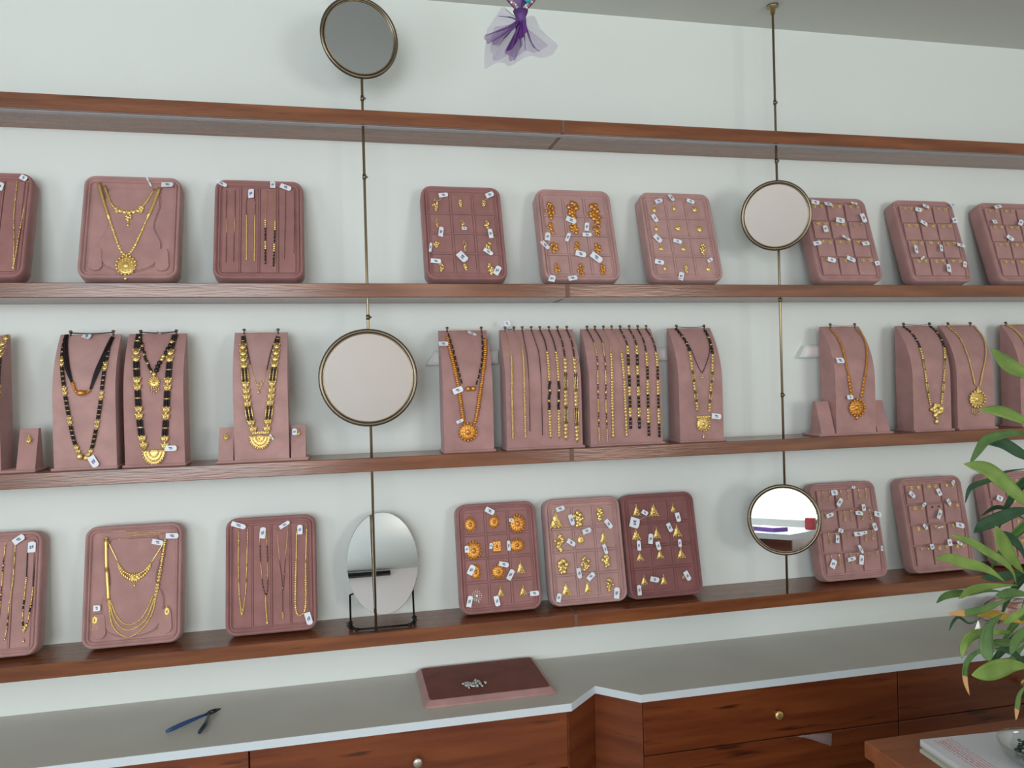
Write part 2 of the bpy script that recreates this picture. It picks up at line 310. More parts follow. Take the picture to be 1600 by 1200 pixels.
D = {'pendants':{'D':[(-.0673,.2107,.0181,.0335,'c',(-.0468,.2381,10,.0241,.0113)),(-.0045,.218,.0134,.0225,'c',None),(.0576,.2198,.0136,.0189,'c',(.0747,.2423,25,.0228,.0131)),(-.0683,.1572,.0114,.0256,'c',(-.0597,.1319,80,.0273,.0122)),(-.0024,.1587,.0116,.0221,'c',(.0008,.1429,0,.0129,.0097)),(.0612,.1564,.0168,.0223,'c',(.0681,.1299,95,.0261,.0114)),(-.0719,.0985,.0178,.0162,'c',(-.0886,.0882,80,.0256,.0064)),(-.001,.0949,.0115,.0271,'c',(-.0099,.0624,-50,.0291,.0194)),(.0612,.0951,.0167,.0219,'c',(.0578,.0776,-35,.0261,.0098)),(-.0652,.0352,.0145,.0247,'c',(-.0777,.05,-5,.0257,.0112)),(-.003,.0365,.0147,.0178,'c',None),(.0606,.0309,.0198,.0321,'c',(.077,.0257,60,.0261,.0147))],
'E':[(-.0685,.2019,.0264,.0498,'o',None),(-.0044,.2055,.0357,.0502,'o',(-.0142,.1735,-25,.0284,.015)),(.0555,.1974,.0361,.0582,'o',(.0268,.1546,80,.0252,.0117)),(-.0704,.1518,.021,.034,'o',(-.0838,.1242,80,.0232,.0133)),(-.0074,.1501,.0283,.0304,'o',(-.0293,.1225,65,.0267,.01)),(.056,.1514,.0215,.0421,'o',(.0246,.131,0,.0252,.0101)),(-.0688,.0928,.0243,.0297,'o',(-.0933,.0991,-50,.0282,.0116)),(-.0058,.0956,.0193,.0318,'o',(.0004,.0744,-15,.0284,.0151)),(.051,.0926,.0213,.0301,'o',(.0421,.0645,-40,.0336,.0168)),(-.0679,.0322,.0172,.0291,'o',(-.0855,.0032,70,.0182,.0166)),(-.0033,.0291,.0226,.0366,'o',(-.0297,.0052,10,.025,.0133)),(.0562,.0313,.0194,.0332,'o',None)],
'F':[(-.0643,.2157,.015,.0238,'r',(-.0494,.2387,20,.0223,.012)),(-.0048,.2224,.0133,.024,'r',(-.0106,.2499,-60,.0224,.0121)),(.0568,.2189,.0193,.0201,'r',(.045,.2399,-20,.0225,.0104)),(-.0664,.1579,.0149,.0195,'r',(-.0689,.1852,-65,.024,.012)),(-.0029,.16,.0208,.0197,'r',None),(.0606,.1594,.0191,.0257,'r',None),(-.0622,.0971,.0166,.0173,'r',(-.07,.123,-50,.0257,.0137)),(.0021,.0972,.0169,.0174,'r',(-.0139,.1159,-15,.0241,.0103)),(.06,.0949,.0209,.033,'c',None),(-.061,.0394,.0128,.0188,'r',(-.0765,.0528,-12,.0257,.012)),(-.0011,.0361,.0167,.0208,'c',(-.0206,.0122,70,.0241,.0138)),(.0646,.0381,.0169,.0191,'r',(.0716,.0604,30,.0174,.0087))],
'D3':[(-.0699,.2248,.0308,.0385,'R',None),(-.0066,.2281,.0289,.0345,'R',(-.0168,.2561,-30,.0256,.0137)),(.0549,.219,.0428,.0477,'R',(.0384,.2287,-10,.0129,.0086)),(-.065,.1583,.0415,.0465,'R',(-.0831,.163,90,.017,.0106)),(-.0036,.1655,.0266,.0341,'s',(-.0195,.167,80,.015,.0077)),(.05,.1639,.0403,.0343,'R',(.0272,.1646,90,.0258,.0094)),(-.0626,.1045,.0261,.0397,'R',(-.0744,.1105,60,.0255,.0149)),(-.0039,.1009,.0352,.0357,'R',(.011,.118,-15,.0257,.012)),(.0556,.1049,.0245,.0318,'t',(.0269,.0909,60,.0279,.0137)),(-.0631,.0449,.0259,.0289,'W',(-.0833,.0333,75,.0276,.0127)),(-.0008,.0481,.0197,.025,'t',(-.0131,.0283,-80,.0256,.0128)),(.0581,.0467,.0222,.0251,'t',(.0866,.0393,0,.0238,.0121))],
'E3':[(-.0753,.2188,.0392,.0438,'t',(-.062,.2503,15,.024,.0122)),(-.0131,.2216,.0327,.0397,'c',(-.0334,.2193,-75,.0284,.0123)),(.0476,.2289,.0284,.0334,'c',(.0688,.2021,-55,.0265,.0124)),(-.0708,.1616,.0298,.0477,'c',(-.0395,.1603,-35,.0241,.0122)),(-.0109,.1676,.0232,.0284,'r',(.006,.188,15,.0242,.0132)),(.0525,.1663,.0235,.033,'t',(.0529,.1368,-75,.0265,.0088)),(-.0677,.1007,.0319,.0364,'c',None),(-.0041,.1033,.0254,.0345,'c',(-.0248,.0802,-85,.0263,.0123)),(.0561,.1058,.0281,.0304,'c',None),(-.0619,.0403,.0295,.0339,'t',(-.0848,.023,75,.0218,.0122)),(-.0029,.0411,.023,.0319,'t',(.0067,.07,40,.0242,.0123)),(.057,.0436,.0233,.0322,'c',(.0736,.0219,80,.0288,.0142))],
'F3':[(-.0633,.2315,.0242,.0315,'t',(-.042,.2256,-30,.0179,.0112)),(-.0138,.2285,.0317,.0339,'t',(-.0739,.2005,-20,.0268,.0268)),(.0434,.2309,.0197,.0227,'t',(.053,.2075,-80,.0249,.0127)),(-.0717,.1668,.0288,.0288,'t',(-.0683,.1398,90,.0268,.0098)),(-.0118,.1672,.0243,.029,'t',(-.0327,.1552,80,.0269,.0125)),(.0474,.1687,.0295,.0315,'t',(.0252,.1815,-70,.0248,.0126)),(-.0668,.1086,.0239,.0219,'t',None),(-.0085,.1111,.0242,.0243,'t',(-.013,.135,-80,.0224,.0112)),(.0526,.1089,.0269,.0267,'t',(.0502,.1383,90,.0203,.009)),(-.0615,.0466,.0214,.0239,'t',(-.0798,.0241,90,.0267,.0125)),(-.0055,.0436,.0216,.0262,'t',(-.0335,.048,-15,.0246,.0134)),(.0525,.0474,.0122,.011,'t',(.0617,.0502,-65,.0262,.0136))]},
'eartags':{'G':[(-.0669,.2425,-20,.0243,.0122),(-.0273,.2375,-5,.0244,.0122),(.0593,.2427,-10,.0205,.0062),(.0754,.1968,-70,.0288,.0144),(-.0564,.159,90,.0203,.0122),(-.0001,.1843,-20,.0265,.0143),(.0056,.1303,-35,.0266,.0082),(-.0915,.115,5,.0263,.0121),(.064,.1142,0,.0226,.0123),(-.059,.06,-15,.0244,.0122),(.0047,.0642,-30,.0266,.0123),(.0871,.0537,20,.0165,.0124)],
'H':[(-.0281,.2302,-20,.021,.0126),(.0005,.2397,-20,.021,.0105),(.0961,.2507,25,.0191,.0106),(-.0233,.1823,-25,.0231,.0105),(.0889,.1929,90,.017,.0148),(-.0706,.0966,-85,.0251,.0125),(.013,.1024,80,.0211,.0118),(.0826,.1104,-25,.0254,.0106),(-.0598,.0712,40,.0167,.0063),(.0159,.0372,75,.0253,.0147),(.0796,.0516,70,.0191,.0106)],
'I':[(-.0415,.2452,5,.0259,.0108),(-.0711,.1941,0,.015,.0129),(.0249,.1912,45,.0217,.013),(-.0343,.1397,-35,.0237,.0108)],
'G3':[(-.0358,.2483,10,.0209,.0149),(-.0262,.2199,45,.0249,.014),(.0283,.26,0,.011,.007),(.0501,.1992,-80,.0191,.0126),(.0337,.182,0,.0241,.011),(.0925,.1748,-25,.0227,.0151),(-.0608,.1853,20,.0248,.0109),(.0773,.1429,-70,.0227,.0126),(-.0329,.1376,-30,.0149,.011),(-.0496,.1164,75,.0224,.0124),(.0209,.1266,5,.0275,.0125),(.0413,.1277,10,.0176,.009),(.0227,.0817,-75,.025,.01),(-.0141,.0587,0,.0249,.011),(.0165,.0535,70,.0275,.0125),(-.0724,.0492,60,.0248,.0159),(.0906,.0794,80,.0151,.0076)],
'H3':[(-.0755,.2262,-40,.023,.0128),(.0126,.228,-80,.0216,.0113),(.0695,.2549,45,.0145,.0104),(-.0428,.1958,40,.0154,.0077),(.0434,.1985,-65,.0181,.0114),(.0031,.1646,60,.0283,.0144),(-.0508,.132,-60,.0179,.0102),(.0674,.1285,-15,.0285,.0145),(-.0,.1287,0,.018,.0041),(-.0414,.0743,-80,.0154,.0154),(.0223,.0811,90,.0196,.0129),(.0562,.0762,-40,.0181,.0078)],
'I3':[(-.0675,.1986,-30,.021,.0147)]},
'necks':[{'h':'A','key':'A1','s':[([(.0713,.2435),(.0724,.1563),(.0788,.0896),(.083,.0243)],
'tttgtttgg',.0016),([(.083,.0243),(.0861,.0897),(.09,.1568),(.0936,.2159),(.0947,.246)],
'ggtttgttt',.0016)],
'p':[('drop',.0825,.0302,.0072,.0177)],
't':[(.0855,.252,-30,.0161,.0121)],
'pins':[]},
{'h':'A','key':'A0','s':[([(.0066,.2381),(.026,.0414)],
'ttgtg',.0016),([(.0261,.2388),(.0402,.0416)],
'ttgtg',.0016)],
'p':[],
't':[(.0382,.2282,80,.0201,.016)],
'pins':[]},
{'h':'B','key':'B1','s':[([(-.0756,.2465),(-.0641,.2052),(-.0482,.1549)],
'r',.004),([(-.0482,.1549),(-.0297,.0992),(-.018,.0717),(-.007,.0565)],
'GGGGPP',.0034),([(-.007,.0565),(.005,.072),(.0165,.1),(.0357,.1601)],
'PPGGGG',.0034),([(.0357,.1601),(.0484,.2021),(.0575,.2381)],
'r',.004)],
'p':[('sun',-.0053,.0337,.0444,.0516),('drop',-.0047,.0035,.0114,.015)],
't':[(.0759,.2446,3,.0265,.014)],
'pins':[]},
{'h':'B','key':'B2','s':[([(-.0636,.2404),(-.0453,.193),(-.0301,.1759)],
'r',.0026),([(-.0301,.1759),(-.0078,.1711),(.0166,.1772)],
'P',.005),([(.0166,.1772),(.0324,.2049),(.0457,.2344)],
'r',.0026)],
'p':[('cluster',-.0327,.1758,.0129,.0158),('cluster',.0192,.1788,.0144,.0191),('cluster',-.0076,.1575,.0181,.0189),('drop',-.0067,.1402,.0103,.0157)],
't':[(.0342,.252,-65,.0278,.0039)],
'pins':[]},
{'h':'C','key':'C1','s':[([(-.076,.2366),(-.076,.1611),(-.0741,.1001),(-.0744,.0433)],
'ddgdd',.0012),([(-.0566,.2372),(-.056,.1616),(-.0573,.1036),(-.057,.0466)],
'ddgdd',.0012)],
'p':[],
't':[(-.0873,.2529,-30,.0269,.0099)],
'pins':[]},
{'h':'C','key':'C2','s':[([(-.0204,.2384),(-.0298,.2082),(-.0294,.1687)],
'd',.0008),([(-.0294,.1687),(-.0282,.0516)],
'g',.0016),([(-.0176,.2385),(-.0095,.2088),(-.01,.1692)],
'd',.0008),([(-.01,.1692),(-.0104,.0471)],
'g',.0016)],
'p':[],
't':[(-.0189,.2268,90,.0243,.0137)],
'pins':[]},
{'h':'C','key':'C3','s':[([(.0176,.2397),(.0142,.1567)],
't',.0009),([(.0142,.1567),(.0147,.041)],
'gkkgkk',.0024),([(.036,.2403),(.0369,.1507)],
't',.0009),([(.0369,.1507),(.0333,.0349)],
'gkkgkk',.0024)],
'p':[],
't':[(.0317,.2536,90,.0187,.0121)],
'pins':[]},
{'h':'C','key':'C4','s':[([(.0616,.2378),(.0608,.1644),(.0582,.0542)],
'ddbdbdd',.001),([(.0816,.2384),(.0825,.1583),(.0805,.0672)],
'ddbdbdd',.001)],
'p':[],
't':[(.0622,.2473,-22,.0274,.0121)],
'pins':[]},
{'h':'a','key':'a1','s':[([(.0613,.3119),(.0567,.297),(.0544,.2791),(.0568,.2534),(.0604,.1698),(.0476,.0784),(.0281,.0609)],
'PPkkPPkkP',.008),([(.0281,.0609),(.0097,.08),(-.0019,.1716),(-.018,.2643),(-.023,.3129)],
'PPkkPPkkP',.008)],
'p':[],
't':[],
'pins':[]},
{'h':'b','key':'b1','s':[([(-.0515,.3105),(-.0482,.2803),(-.037,.2348),(-.0243,.1982)],
'N',.01),([(-.0228,.1966),(-.0167,.1793),(-.001,.171),(.0147,.18)],
'O',.0062),([(.0147,.1815),(.026,.2207),(.0381,.2591),(.0483,.3042)],
'N',.01)],
'p':[('ballo',-.0038,.1736,.0214,.0141)],
't':[(-.0064,.3059,-20,.0189,.0126)],
'pins':[(-.0432,.3169),(.0481,.3153)]},
{'h':'b','key':'b2','s':[([(-.0526,.3004),(-.0498,.251),(-.0405,.1908),(-.0329,.1345),(-.0231,.0717),(-.0112,.0337)],
'kkPkkPkkPkkP',.0044),([(.003,.0299),(.0134,.0451),(.0262,.1011),(.0363,.1637),(.0411,.2204),(.044,.259),(.0432,.2923)],
'PkkPkkPkkPkk',.0044)],
'p':[('ball',-.0099,.0305,.0142,.0156),('ball',.0029,.0268,.012,.0131)],
't':[(.0184,.0182,-62,.0269,.0152)],
'pins':[]},
{'h':'c','key':'c1','s':[([(-.0413,.3087),(-.0414,.2712),(-.0342,.1932),(-.0309,.1137),(-.0269,.0723),(-.0209,.0402)],
'kPkPkPkP',.0105),([(.0219,.0384),(.0227,.0703),(.0271,.1277),(.0321,.2076),(.0337,.2733),(.0385,.3077)],
'PkPkPkPk',.0105)],
'p':[('half',-.0016,.0219,.0473,.035)],
't':[(.0354,.041,0,.0258,.0123)],
'pins':[(-.0384,.3159),(.0405,.3151)]},
{'h':'c','key':'c2','s':[([(-.0379,.3017),(-.0238,.2609),(-.009,.2279),(-.0009,.2132)],
'm',.003),([(.003,.2131),(.014,.2405),(.0251,.2684),(.0354,.2973)],
'mm',.005)],
'p':[('sun',.0018,.1939,.0252,.0272),('fringe',.0019,.1764,.0207,.0175)],
't':[(-.0003,.3132,-10,.0161,.0064)],
'pins':[]},
{'h':'d','key':'d1','s':[([(-.0413,.3005),(-.0412,.2846)],
'k',.006),([(-.0412,.2846),(-.0387,.2537),(-.0346,.2103),(-.0317,.1676),(-.0275,.1218),(-.0212,.0856),(-.0154,.0706)],
'PPvPPvP',.0085),([(.0112,.0696),(.0148,.0875),(.0195,.1235),(.0256,.1661),(.0299,.2089),(.0353,.2524),(.0377,.2835)],
'PvPPvPP',.0085),([(.0377,.2835),(.0394,.2994)],
'k',.006)],
'p':[('bar',-.0023,.0691,.0375,.0098),('half',-.0035,.0472,.0469,.0328),('disc',-.0049,.0538,.0188,.0197)],
't':[(.0235,.0576,-60,.0149,.004)],
'pins':[(-.0403,.3128),(.0391,.312)]},
{'h':'d','key':'d2','s':[([(-.0382,.3022),(-.0296,.2638),(-.0223,.2299)],
'b',.0012),([(-.0223,.2299),(-.0127,.1966),(-.0046,.1669)],
't',.001),([(-.0046,.1669),(.0061,.1863),(.0156,.2191)],
't',.001),([(.0156,.2191),(.0245,.2629),(.0361,.3013)],
'b',.0012)],
'p':[('ring',-.0018,.1849,.0141,.0164),('drop',-.0046,.1662,.0081,.0072)],
't':[],
'pins':[]},
{'h':'e','key':'e1','s':[([(-.0427,.292),(-.0402,.2665),(-.0319,.2138),(-.0234,.1559),(-.0154,.0916),(-.0126,.0755)],
'OOOOO',.0044),([(.015,.0745),(.0223,.1032),(.0311,.1544),(.0406,.2026),(.0502,.2517),(.0549,.289)],
'OOOOO',.0044)],
'p':[('suno',-.0035,.0511,.047,.0465)],
't':[(-.0549,.2748,0,.0241,.0112),(-.0238,.0791,20,.0177,.0071)],
'pins':[(-.0401,.3137),(.0493,.3118)]},
{'h':'e','key':'e2','s':[([(-.0394,.3041),(-.0333,.2698),(-.0238,.2137),(-.0155,.1701)],
'm',.002),([(.0208,.1675),(.0318,.2027),(.0429,.2518),(.0486,.3031)],
'm',.002)],
'p':[('ballo',-.0006,.1591,.0136,.0135),('ballo',.0124,.1597,.0137,.0135)],
't':[(-.0266,.1566,20,.0258,.0145),(.0225,.3016,-25,.0227,.0071)],
'pins':[]},
{'h':'f','key':'f1','s':[([(-.0849,.3095),(-.0809,.2778),(-.0799,.2472)],
't',.0008),([(-.0799,.2472),(-.0845,.1522),(-.0851,.0287)],
'PP',.0024),([(-.0609,.3092),(-.0514,.2809),(-.0482,.2602)],
't',.0008),([(-.0482,.2602),(-.0514,.1839),(-.0527,.0274)],
'PP',.0024)],
'p':[],
't':[(-.0785,.3269,10,.0164,.0147)],
'pins':[(-.0847,.3135),(-.0607,.3133)]},
{'h':'f','key':'f2','s':[([(-.0385,.309),(-.0398,.2842),(-.0389,.2499)],
'B',.0016),([(-.0389,.2499),(-.0397,.1836),(-.0405,.0465)],
'bdb',.0018),([(-.0143,.3087),(-.0113,.2838),(-.0068,.2527)],
'B',.0016),([(-.0068,.2527),(-.0075,.1664),(-.0077,.0354)],
'bdb',.0018)],
'p':[],
't':[],
'pins':[(-.0382,.3131),(-.0139,.3128)]},
{'h':'f','key':'f3','s':[([(.0093,.3084),(.0145,.2835),(.0161,.2523)],
'b',.0016),([(.0161,.2523),(.0148,.1889),(.0128,.1167),(.0141,.0247)],
'PmP',.0036),([(.0338,.3082),(.0381,.2831),(.0402,.252)],
'b',.0016),([(.0402,.252),(.0393,.1883),(.0376,.1159),(.0369,.0237)],
'PmP',.0036)],
'p':[],
't':[],
'pins':[(.0098,.3126),(.0343,.3124)]},
{'h':'f','key':'f4','s':[([(.0573,.3079),(.0616,.2758),(.0616,.2346)],
'B',.0016),([(.0616,.2346),(.0573,.1483),(.0546,.0197)],
'PvPvP',.005),([(.0831,.3076),(.0878,.2754),(.0869,.2341)],
'B',.0016),([(.0869,.2341),(.0842,.1476),(.0847,.0119)],
'PvPvP',.005)],
'p':[],
't':[],
'pins':[(.0579,.3121),(.0838,.3119)]},
{'h':'g','key':'g1','s':[([(-.0821,.3093),(-.0764,.2877),(-.0731,.2714)],
'b',.0016),([(-.0731,.2714),(-.0726,.2396),(-.0776,.1626),(-.0778,.013)],
'gdgdPdg',.002),([(-.0601,.3091),(-.0535,.2874),(-.0496,.271)],
'b',.0016),([(-.0496,.271),(-.0526,.2236),(-.0566,.1315),(-.0554,.0091)],
'gdgdPdg',.002)],
'p':[],
't':[],
'pins':[(-.0818,.3134),(-.0597,.3132)]},
{'h':'g','key':'g2','s':[([(-.0359,.3088),(-.0324,.2805),(-.0326,.2452)],
't',.0008),([(-.0326,.2452),(-.0383,.1616),(-.0396,.0222)],
'PPg',.0036),([(-.0127,.3086),(-.0027,.2801),(-.0032,.2447)],
't',.0008),([(-.0032,.2447),(-.0045,.1916),(-.0034,.0992),(-.0022,.0222)],
'PPg',.0036)],
'p':[],
't':[],
'pins':[(-.0355,.313),(-.0121,.3128)]},
{'h':'g','key':'g3','s':[([(.0113,.3083),(.0158,.2865),(.0181,.2652)],
'B',.0016),([(.0181,.2652),(.0101,.1913),(.0098,.0433)],
'PkPkPkPk',.0044),([(.0375,.308),(.0425,.2861),(.0439,.2648)],
'B',.0016),([(.0439,.2648),(.0347,.1907),(.0343,.0424)],
'PkPkPkPk',.0044)],
'p':[],
't':[],
'pins':[(.012,.3125),(.0383,.3123)]},
{'h':'g','key':'g4','s':[([(.0618,.3078),(.0672,.2792),(.0665,.2451)],
'B',.0016),([(.0665,.2451),(.0606,.1591),(.0601,.0197)],
'PkPkPk',.004),([(.0862,.3075),(.094,.2788),(.0948,.2447)],
'B',.0016),([(.0948,.2447),(.0894,.1584),(.0898,.0154)],
'PkPkPk',.004)],
'p':[],
't':[],
'pins':[(.0627,.312),(.0872,.3118)]},
{'h':'h','key':'h1','s':[([(-.039,.3065),(-.0298,.286),(-.0234,.2643),(-.0221,.2447)],
'B',.003),([(-.0221,.2447),(-.0227,.1873),(-.0174,.1305),(-.0119,.08)],
'PPvPvP',.004),([(.0215,.0789),(.0263,.1293),(.0343,.186),(.044,.2403)],
'PvPvPP',.004),([(.044,.2403),(.0466,.2766),(.0439,.3039)],
'B',.003)],
'p':[('bar',.0034,.0669,.0392,.0094),('sun',.0029,.048,.0409,.0393),('drop',.0026,.015,.0109,.0157)],
't':[(.0394,.0673,-8,.028,.0143)],
'pins':[(-.0374,.3122),(.045,.3115)]},
{'h':'h','key':'h2','s':[([(-.0345,.3048),(-.017,.2511),(-.0084,.2123),(.0023,.1851)],
'b',.0014),([(.005,.1851),(.0206,.2117),(.0387,.2502),(.0476,.3004)],
'b',.0014)],
'p':[('drop',.0032,.1756,.0089,.0173)],
't':[],
'pins':[]},
{'h':'i','key':'i1','s':[([(-.0354,.3038),(-.028,.279),(-.0261,.2485),(-.0274,.206),(-.0233,.1683)],
'OO',.0034),([(-.0233,.1683),(-.0173,.1265),(-.0124,.1022)],
'P',.0045),([(.0162,.1047),(.0227,.1337),(.0285,.1629)],
'P',.0045),([(.0285,.1629),(.0365,.1921),(.0518,.2429),(.0569,.278),(.0475,.303)],
'OO',.0034)],
'p':[('suno',.0002,.076,.0521,.05),('drop',-.0006,.0501,.0142,.0125)],
't':[(-.0472,.2106,0,.0242,.0159),(-.024,.1067,0,.0189,.0117)],
'pins':[(-.0313,.3149),(.049,.3142)]},
{'h':'j','key':'j1','s':[([(-.0384,.3059),(-.0272,.2895),(-.0219,.26),(-.0218,.2445)],
'B',.0024),([(-.0218,.2445),(-.0236,.1881),(-.0178,.1282),(-.0079,.0767)],
'PvPvP',.0036),([(.0281,.0756),(.0356,.1268),(.0446,.1867),(.0597,.2433)],
'PvPvP',.0036),([(.0597,.2433),(.062,.2656),(.0601,.2909),(.0519,.3073)],
'B',.0024)],
'p':[('cluster',.0116,.0611,.0424,.0342),('drop',.0103,.0333,.02,.0299)],
't':[],
'pins':[(-.0378,.3105),(.0515,.3119)]},
{'h':'k','key':'k1','s':[([(-.036,.3067),(-.021,.2739),(-.0188,.22),(-.014,.1718),(-.0043,.1283)],
'gGGG',.0028),([(.0121,.1278),(.0244,.171),(.0485,.2277),(.0614,.2682),(.0577,.3058)],
'GGGG',.0034)],
'p':[('sun',.0007,.0891,.0564,.052),('fringe',-.004,.0524,.0256,.026),('drop',.004,.115,.0205,.0217)],
't':[],
'pins':[(-.0332,.3123),(.0455,.3116)]},
{'h':'l','key':'l1','s':[([(-.0476,.3118),(-.0299,.2901),(-.0236,.2526),(-.0294,.1718),(-.0116,.0829)],
'GG',.0026),([(-.0395,.3118),(-.0229,.2852),(-.0155,.2479),(-.0188,.1715),(-.0009,.0826)],
'GG',.0026),([(-.0011,.0737),(.0221,.1351),(.0539,.2239),(.0716,.3059)],
'GG',.0026)],
'p':[('sun',-.0014,.0649,.0481,.0398)],
't':[],
'pins':[(-.0475,.3164),(.0508,.3156)]},
{'h':'A3','key':'A31','s':[([(.0268,.2504),(.0247,.207),(.0238,.1433),(.0224,.0899)],
'tdgdt',.0016),([(.0474,.2522),(.0465,.1669),(.0422,.1259),(.04,.0696),(.0367,.0388)],
'tttgPtdt',.0016)],
'p':[],
't':[(.0554,.2582,35,.0257,.0145)],
'pins':[]},
{'h':'A3','key':'A32','s':[([(.0731,.2456),(.0738,.1711)],
'b',.0012),([(.0738,.1711),(.0718,.133),(.0705,.0762),(.0757,.0539)],
'gtmtm',.0018),([(.0757,.0539),(.0837,.0877),(.0887,.1508)],
'mtmtg',.0018),([(.0887,.1508),(.0904,.1956),(.094,.2457)],
'b',.0012)],
'p':[('cluster',.0763,.0601,.0118,.0189),('drop',.0747,.0337,.007,.0125)],
't':[(.0833,.239,90,.0242,.0161)],
'pins':[]},
{'h':'B3','key':'B31','s':[([(-.0565,.2387),(-.0349,.1924)],
'r',.0018),([(-.0348,.1891),(-.0218,.17),(.0004,.1584),(.0221,.1666),(.0375,.1837)],
'F',.006),([(.0375,.1837),(.0528,.2093),(.0652,.2303)],
'r',.0018)],
'p':[('sun',.003,.1533,.0235,.0214),('drop',.0025,.1369,.0075,.0105)],
't':[(.0524,.2312,-15,.026,.012)],
'pins':[]},
{'h':'B3','key':'B32','s':[([(-.062,.2474),(-.0596,.1909),(-.0549,.1382),(-.0523,.1055)],
'rr',.0045),([(-.0523,.1055),(-.0447,.0566),(-.0302,.0329),(-.0115,.021),(.0068,.0247),(.028,.0437),(.043,.0715),(.0501,.1068)],
'GGGG',.0026),([(-.0508,.1054),(-.0387,.0625),(-.015,.0379),(.0095,.0405),(.0308,.0596),(.0471,.1037)],
'GGGG',.0024),([(-.0483,.1052),(-.0328,.0684),(-.0123,.0489),(.0092,.0524),(.0274,.0712),(.0429,.1074)],
'GGGG',.0022),([(.0492,.1068),(.0556,.1492),(.0612,.1886),(.0676,.2369)],
'PPGG',.0038),([(-.0587,.2612),(-.0275,.2625),(-.0021,.2574),(.02,.258),(.0616,.2519)],
't',.001),([(-.0457,.2446),(-.0144,.2448),(-.0004,.2516),(.0616,.2508)],
't',.001)],
'p':[],
't':[(.0842,.2443,-3,.0285,.0127)],
'pins':[]},
{'h':'B3','key':'B33','s':[],
'p':[('sun',-.08,.0645,.0152,.0256),('fringe',-.0809,.0471,.0121,.0128)],
't':[(-.0754,.0907,0,.0148,.0131)],
'pins':[]},
{'h':'B3','key':'B34','s':[],
'p':[('sun',.0744,.0704,.0142,.0261),('fringe',.0738,.0542,.0088,.0114)],
't':[],
'pins':[]},
{'h':'C3','key':'C31','s':[([(-.0753,.2496),(-.0763,.1795),(-.0746,.1005),(-.0689,.0482)],
'tPttP',.0016),([(-.067,.048),(-.0593,.1058),(-.0569,.1748),(-.0545,.2482)],
'PttPt',.0016)],
'p':[('cluster',-.0676,.0545,.0102,.0162)],
't':[(-.0754,.259,-20,.0348,.0116)],
'pins':[]},
{'h':'C3','key':'C32','s':[([(-.0274,.2498),(-.0261,.1859),(-.0206,.1158),(-.0142,.089)],
'tmtm',.0014),([(-.0136,.089),(-.0096,.1018),(-.0091,.1847),(-.012,.2454)],
'mtmt',.0014),([(-.0142,.089),(-.0131,.0563),(-.0101,.0236)],
'G',.003)],
'p':[('drop',-.0107,.0269,.0084,.0129)],
't':[(-.0193,.2375,85,.0267,.0134)],
'pins':[]},
{'h':'C3','key':'C33','s':[([(.0137,.2455),(.0196,.1658)],
't',.0008),([(.0196,.1658),(.025,.1122),(.0256,.0399)],
'd',.0014),([(.0275,.0988),(.0328,.1716)],
'd',.0014),([(.0328,.1716),(.0396,.2438)],
't',.0008)],
'p':[('cluster',.0256,.0383,.0078,.0163)],
't':[(.0321,.2538,30,.0269,.0094)],
'pins':[]},
{'h':'C3','key':'C34','s':[([(.0609,.2407),(.0579,.163)],
'r',.0012),([(.0579,.163),(.0548,.0801),(.0563,.0471),(.0634,.035),(.0739,.039)],
'GGG',.0034),([(.0739,.039),(.0792,.0615),(.0808,.1613)],
'GGG',.0034),([(.0808,.1613),(.0845,.246)],
'r',.0012)],
'p':[],
't':[(.0686,.2395,90,.0229,.0128),(.0859,.0265,-75,.0297,.0149)],
'pins':[]}],
'leaves':[([(1.124,-.875,1.5899),(1.1497,-.869,1.5698),(1.1805,-.863,1.5559),(1.2211,-.857,1.5416),(1.2742,-.851,1.5228)],
.0132,'light'),([(1.06,-.915,1.4849),(1.0983,-.909,1.4822),(1.1372,-.903,1.4724),(1.1766,-.897,1.4576),(1.2167,-.891,1.4445)],
.0086,'light'),([(1.0171,-.935,1.3959),(1.0394,-.93,1.4194),(1.0596,-.925,1.4344),(1.0971,-.92,1.4416),(1.1461,-.915,1.4421),(1.1958,-.91,1.4333)],
.0066,'mid'),([(1.0863,-.895,1.4266),(1.1254,-.889,1.4245),(1.1625,-.883,1.4083),(1.1957,-.877,1.393),(1.2361,-.871,1.3694)],
.0093,'dark'),([(.951,-.995,1.4059),(.9913,-.99,1.3967),(1.024,-.985,1.3783),(1.0612,-.98,1.3516),(1.0908,-.975,1.33),(1.1268,-.97,1.2954)],
.0117,'light'),([(1.0626,-.875,1.3204),(1.0746,-.87,1.3415),(1.0929,-.865,1.3493),(1.1318,-.86,1.3562),(1.1669,-.855,1.3673),(1.2234,-.85,1.3707)],
.0039,'dark'),([(1.0411,-.915,1.2769),(1.0612,-.91,1.2873),(1.0968,-.905,1.2952),(1.1352,-.9,1.303),(1.1696,-.895,1.3039),(1.2134,-.89,1.2985)],
.0089,'dark'),([(.9113,-1.005,1.2999),(.9526,-1.0,1.2853),(.9867,-.995,1.2667),(1.0213,-.99,1.2478),(1.0462,-.985,1.2277),(1.0589,-.98,1.2047)],
.0058,'light'),([(1.055,-.945,1.2921),(1.0666,-.939,1.2707),(1.087,-.933,1.2483),(1.1118,-.927,1.2234),(1.1349,-.921,1.202)],
.0132,'light'),([(1.0907,-.915,1.2753),(1.1219,-.9075,1.2608),(1.1512,-.9,1.2386),(1.1695,-.8925,1.2113)],
.007,'dark'),([(.8765,-1.015,1.2667),(.9039,-1.01,1.2652),(.9372,-1.005,1.2542),(.9732,-1.0,1.2436),(1.0016,-.995,1.2301),(1.0264,-.99,1.2133)],
.007,'light'),([(.9376,-.945,1.1746),(.9545,-.94,1.1822),(.9797,-.935,1.184),(1.0156,-.93,1.1815),(1.0564,-.925,1.1803),(1.1,-.92,1.1717)],
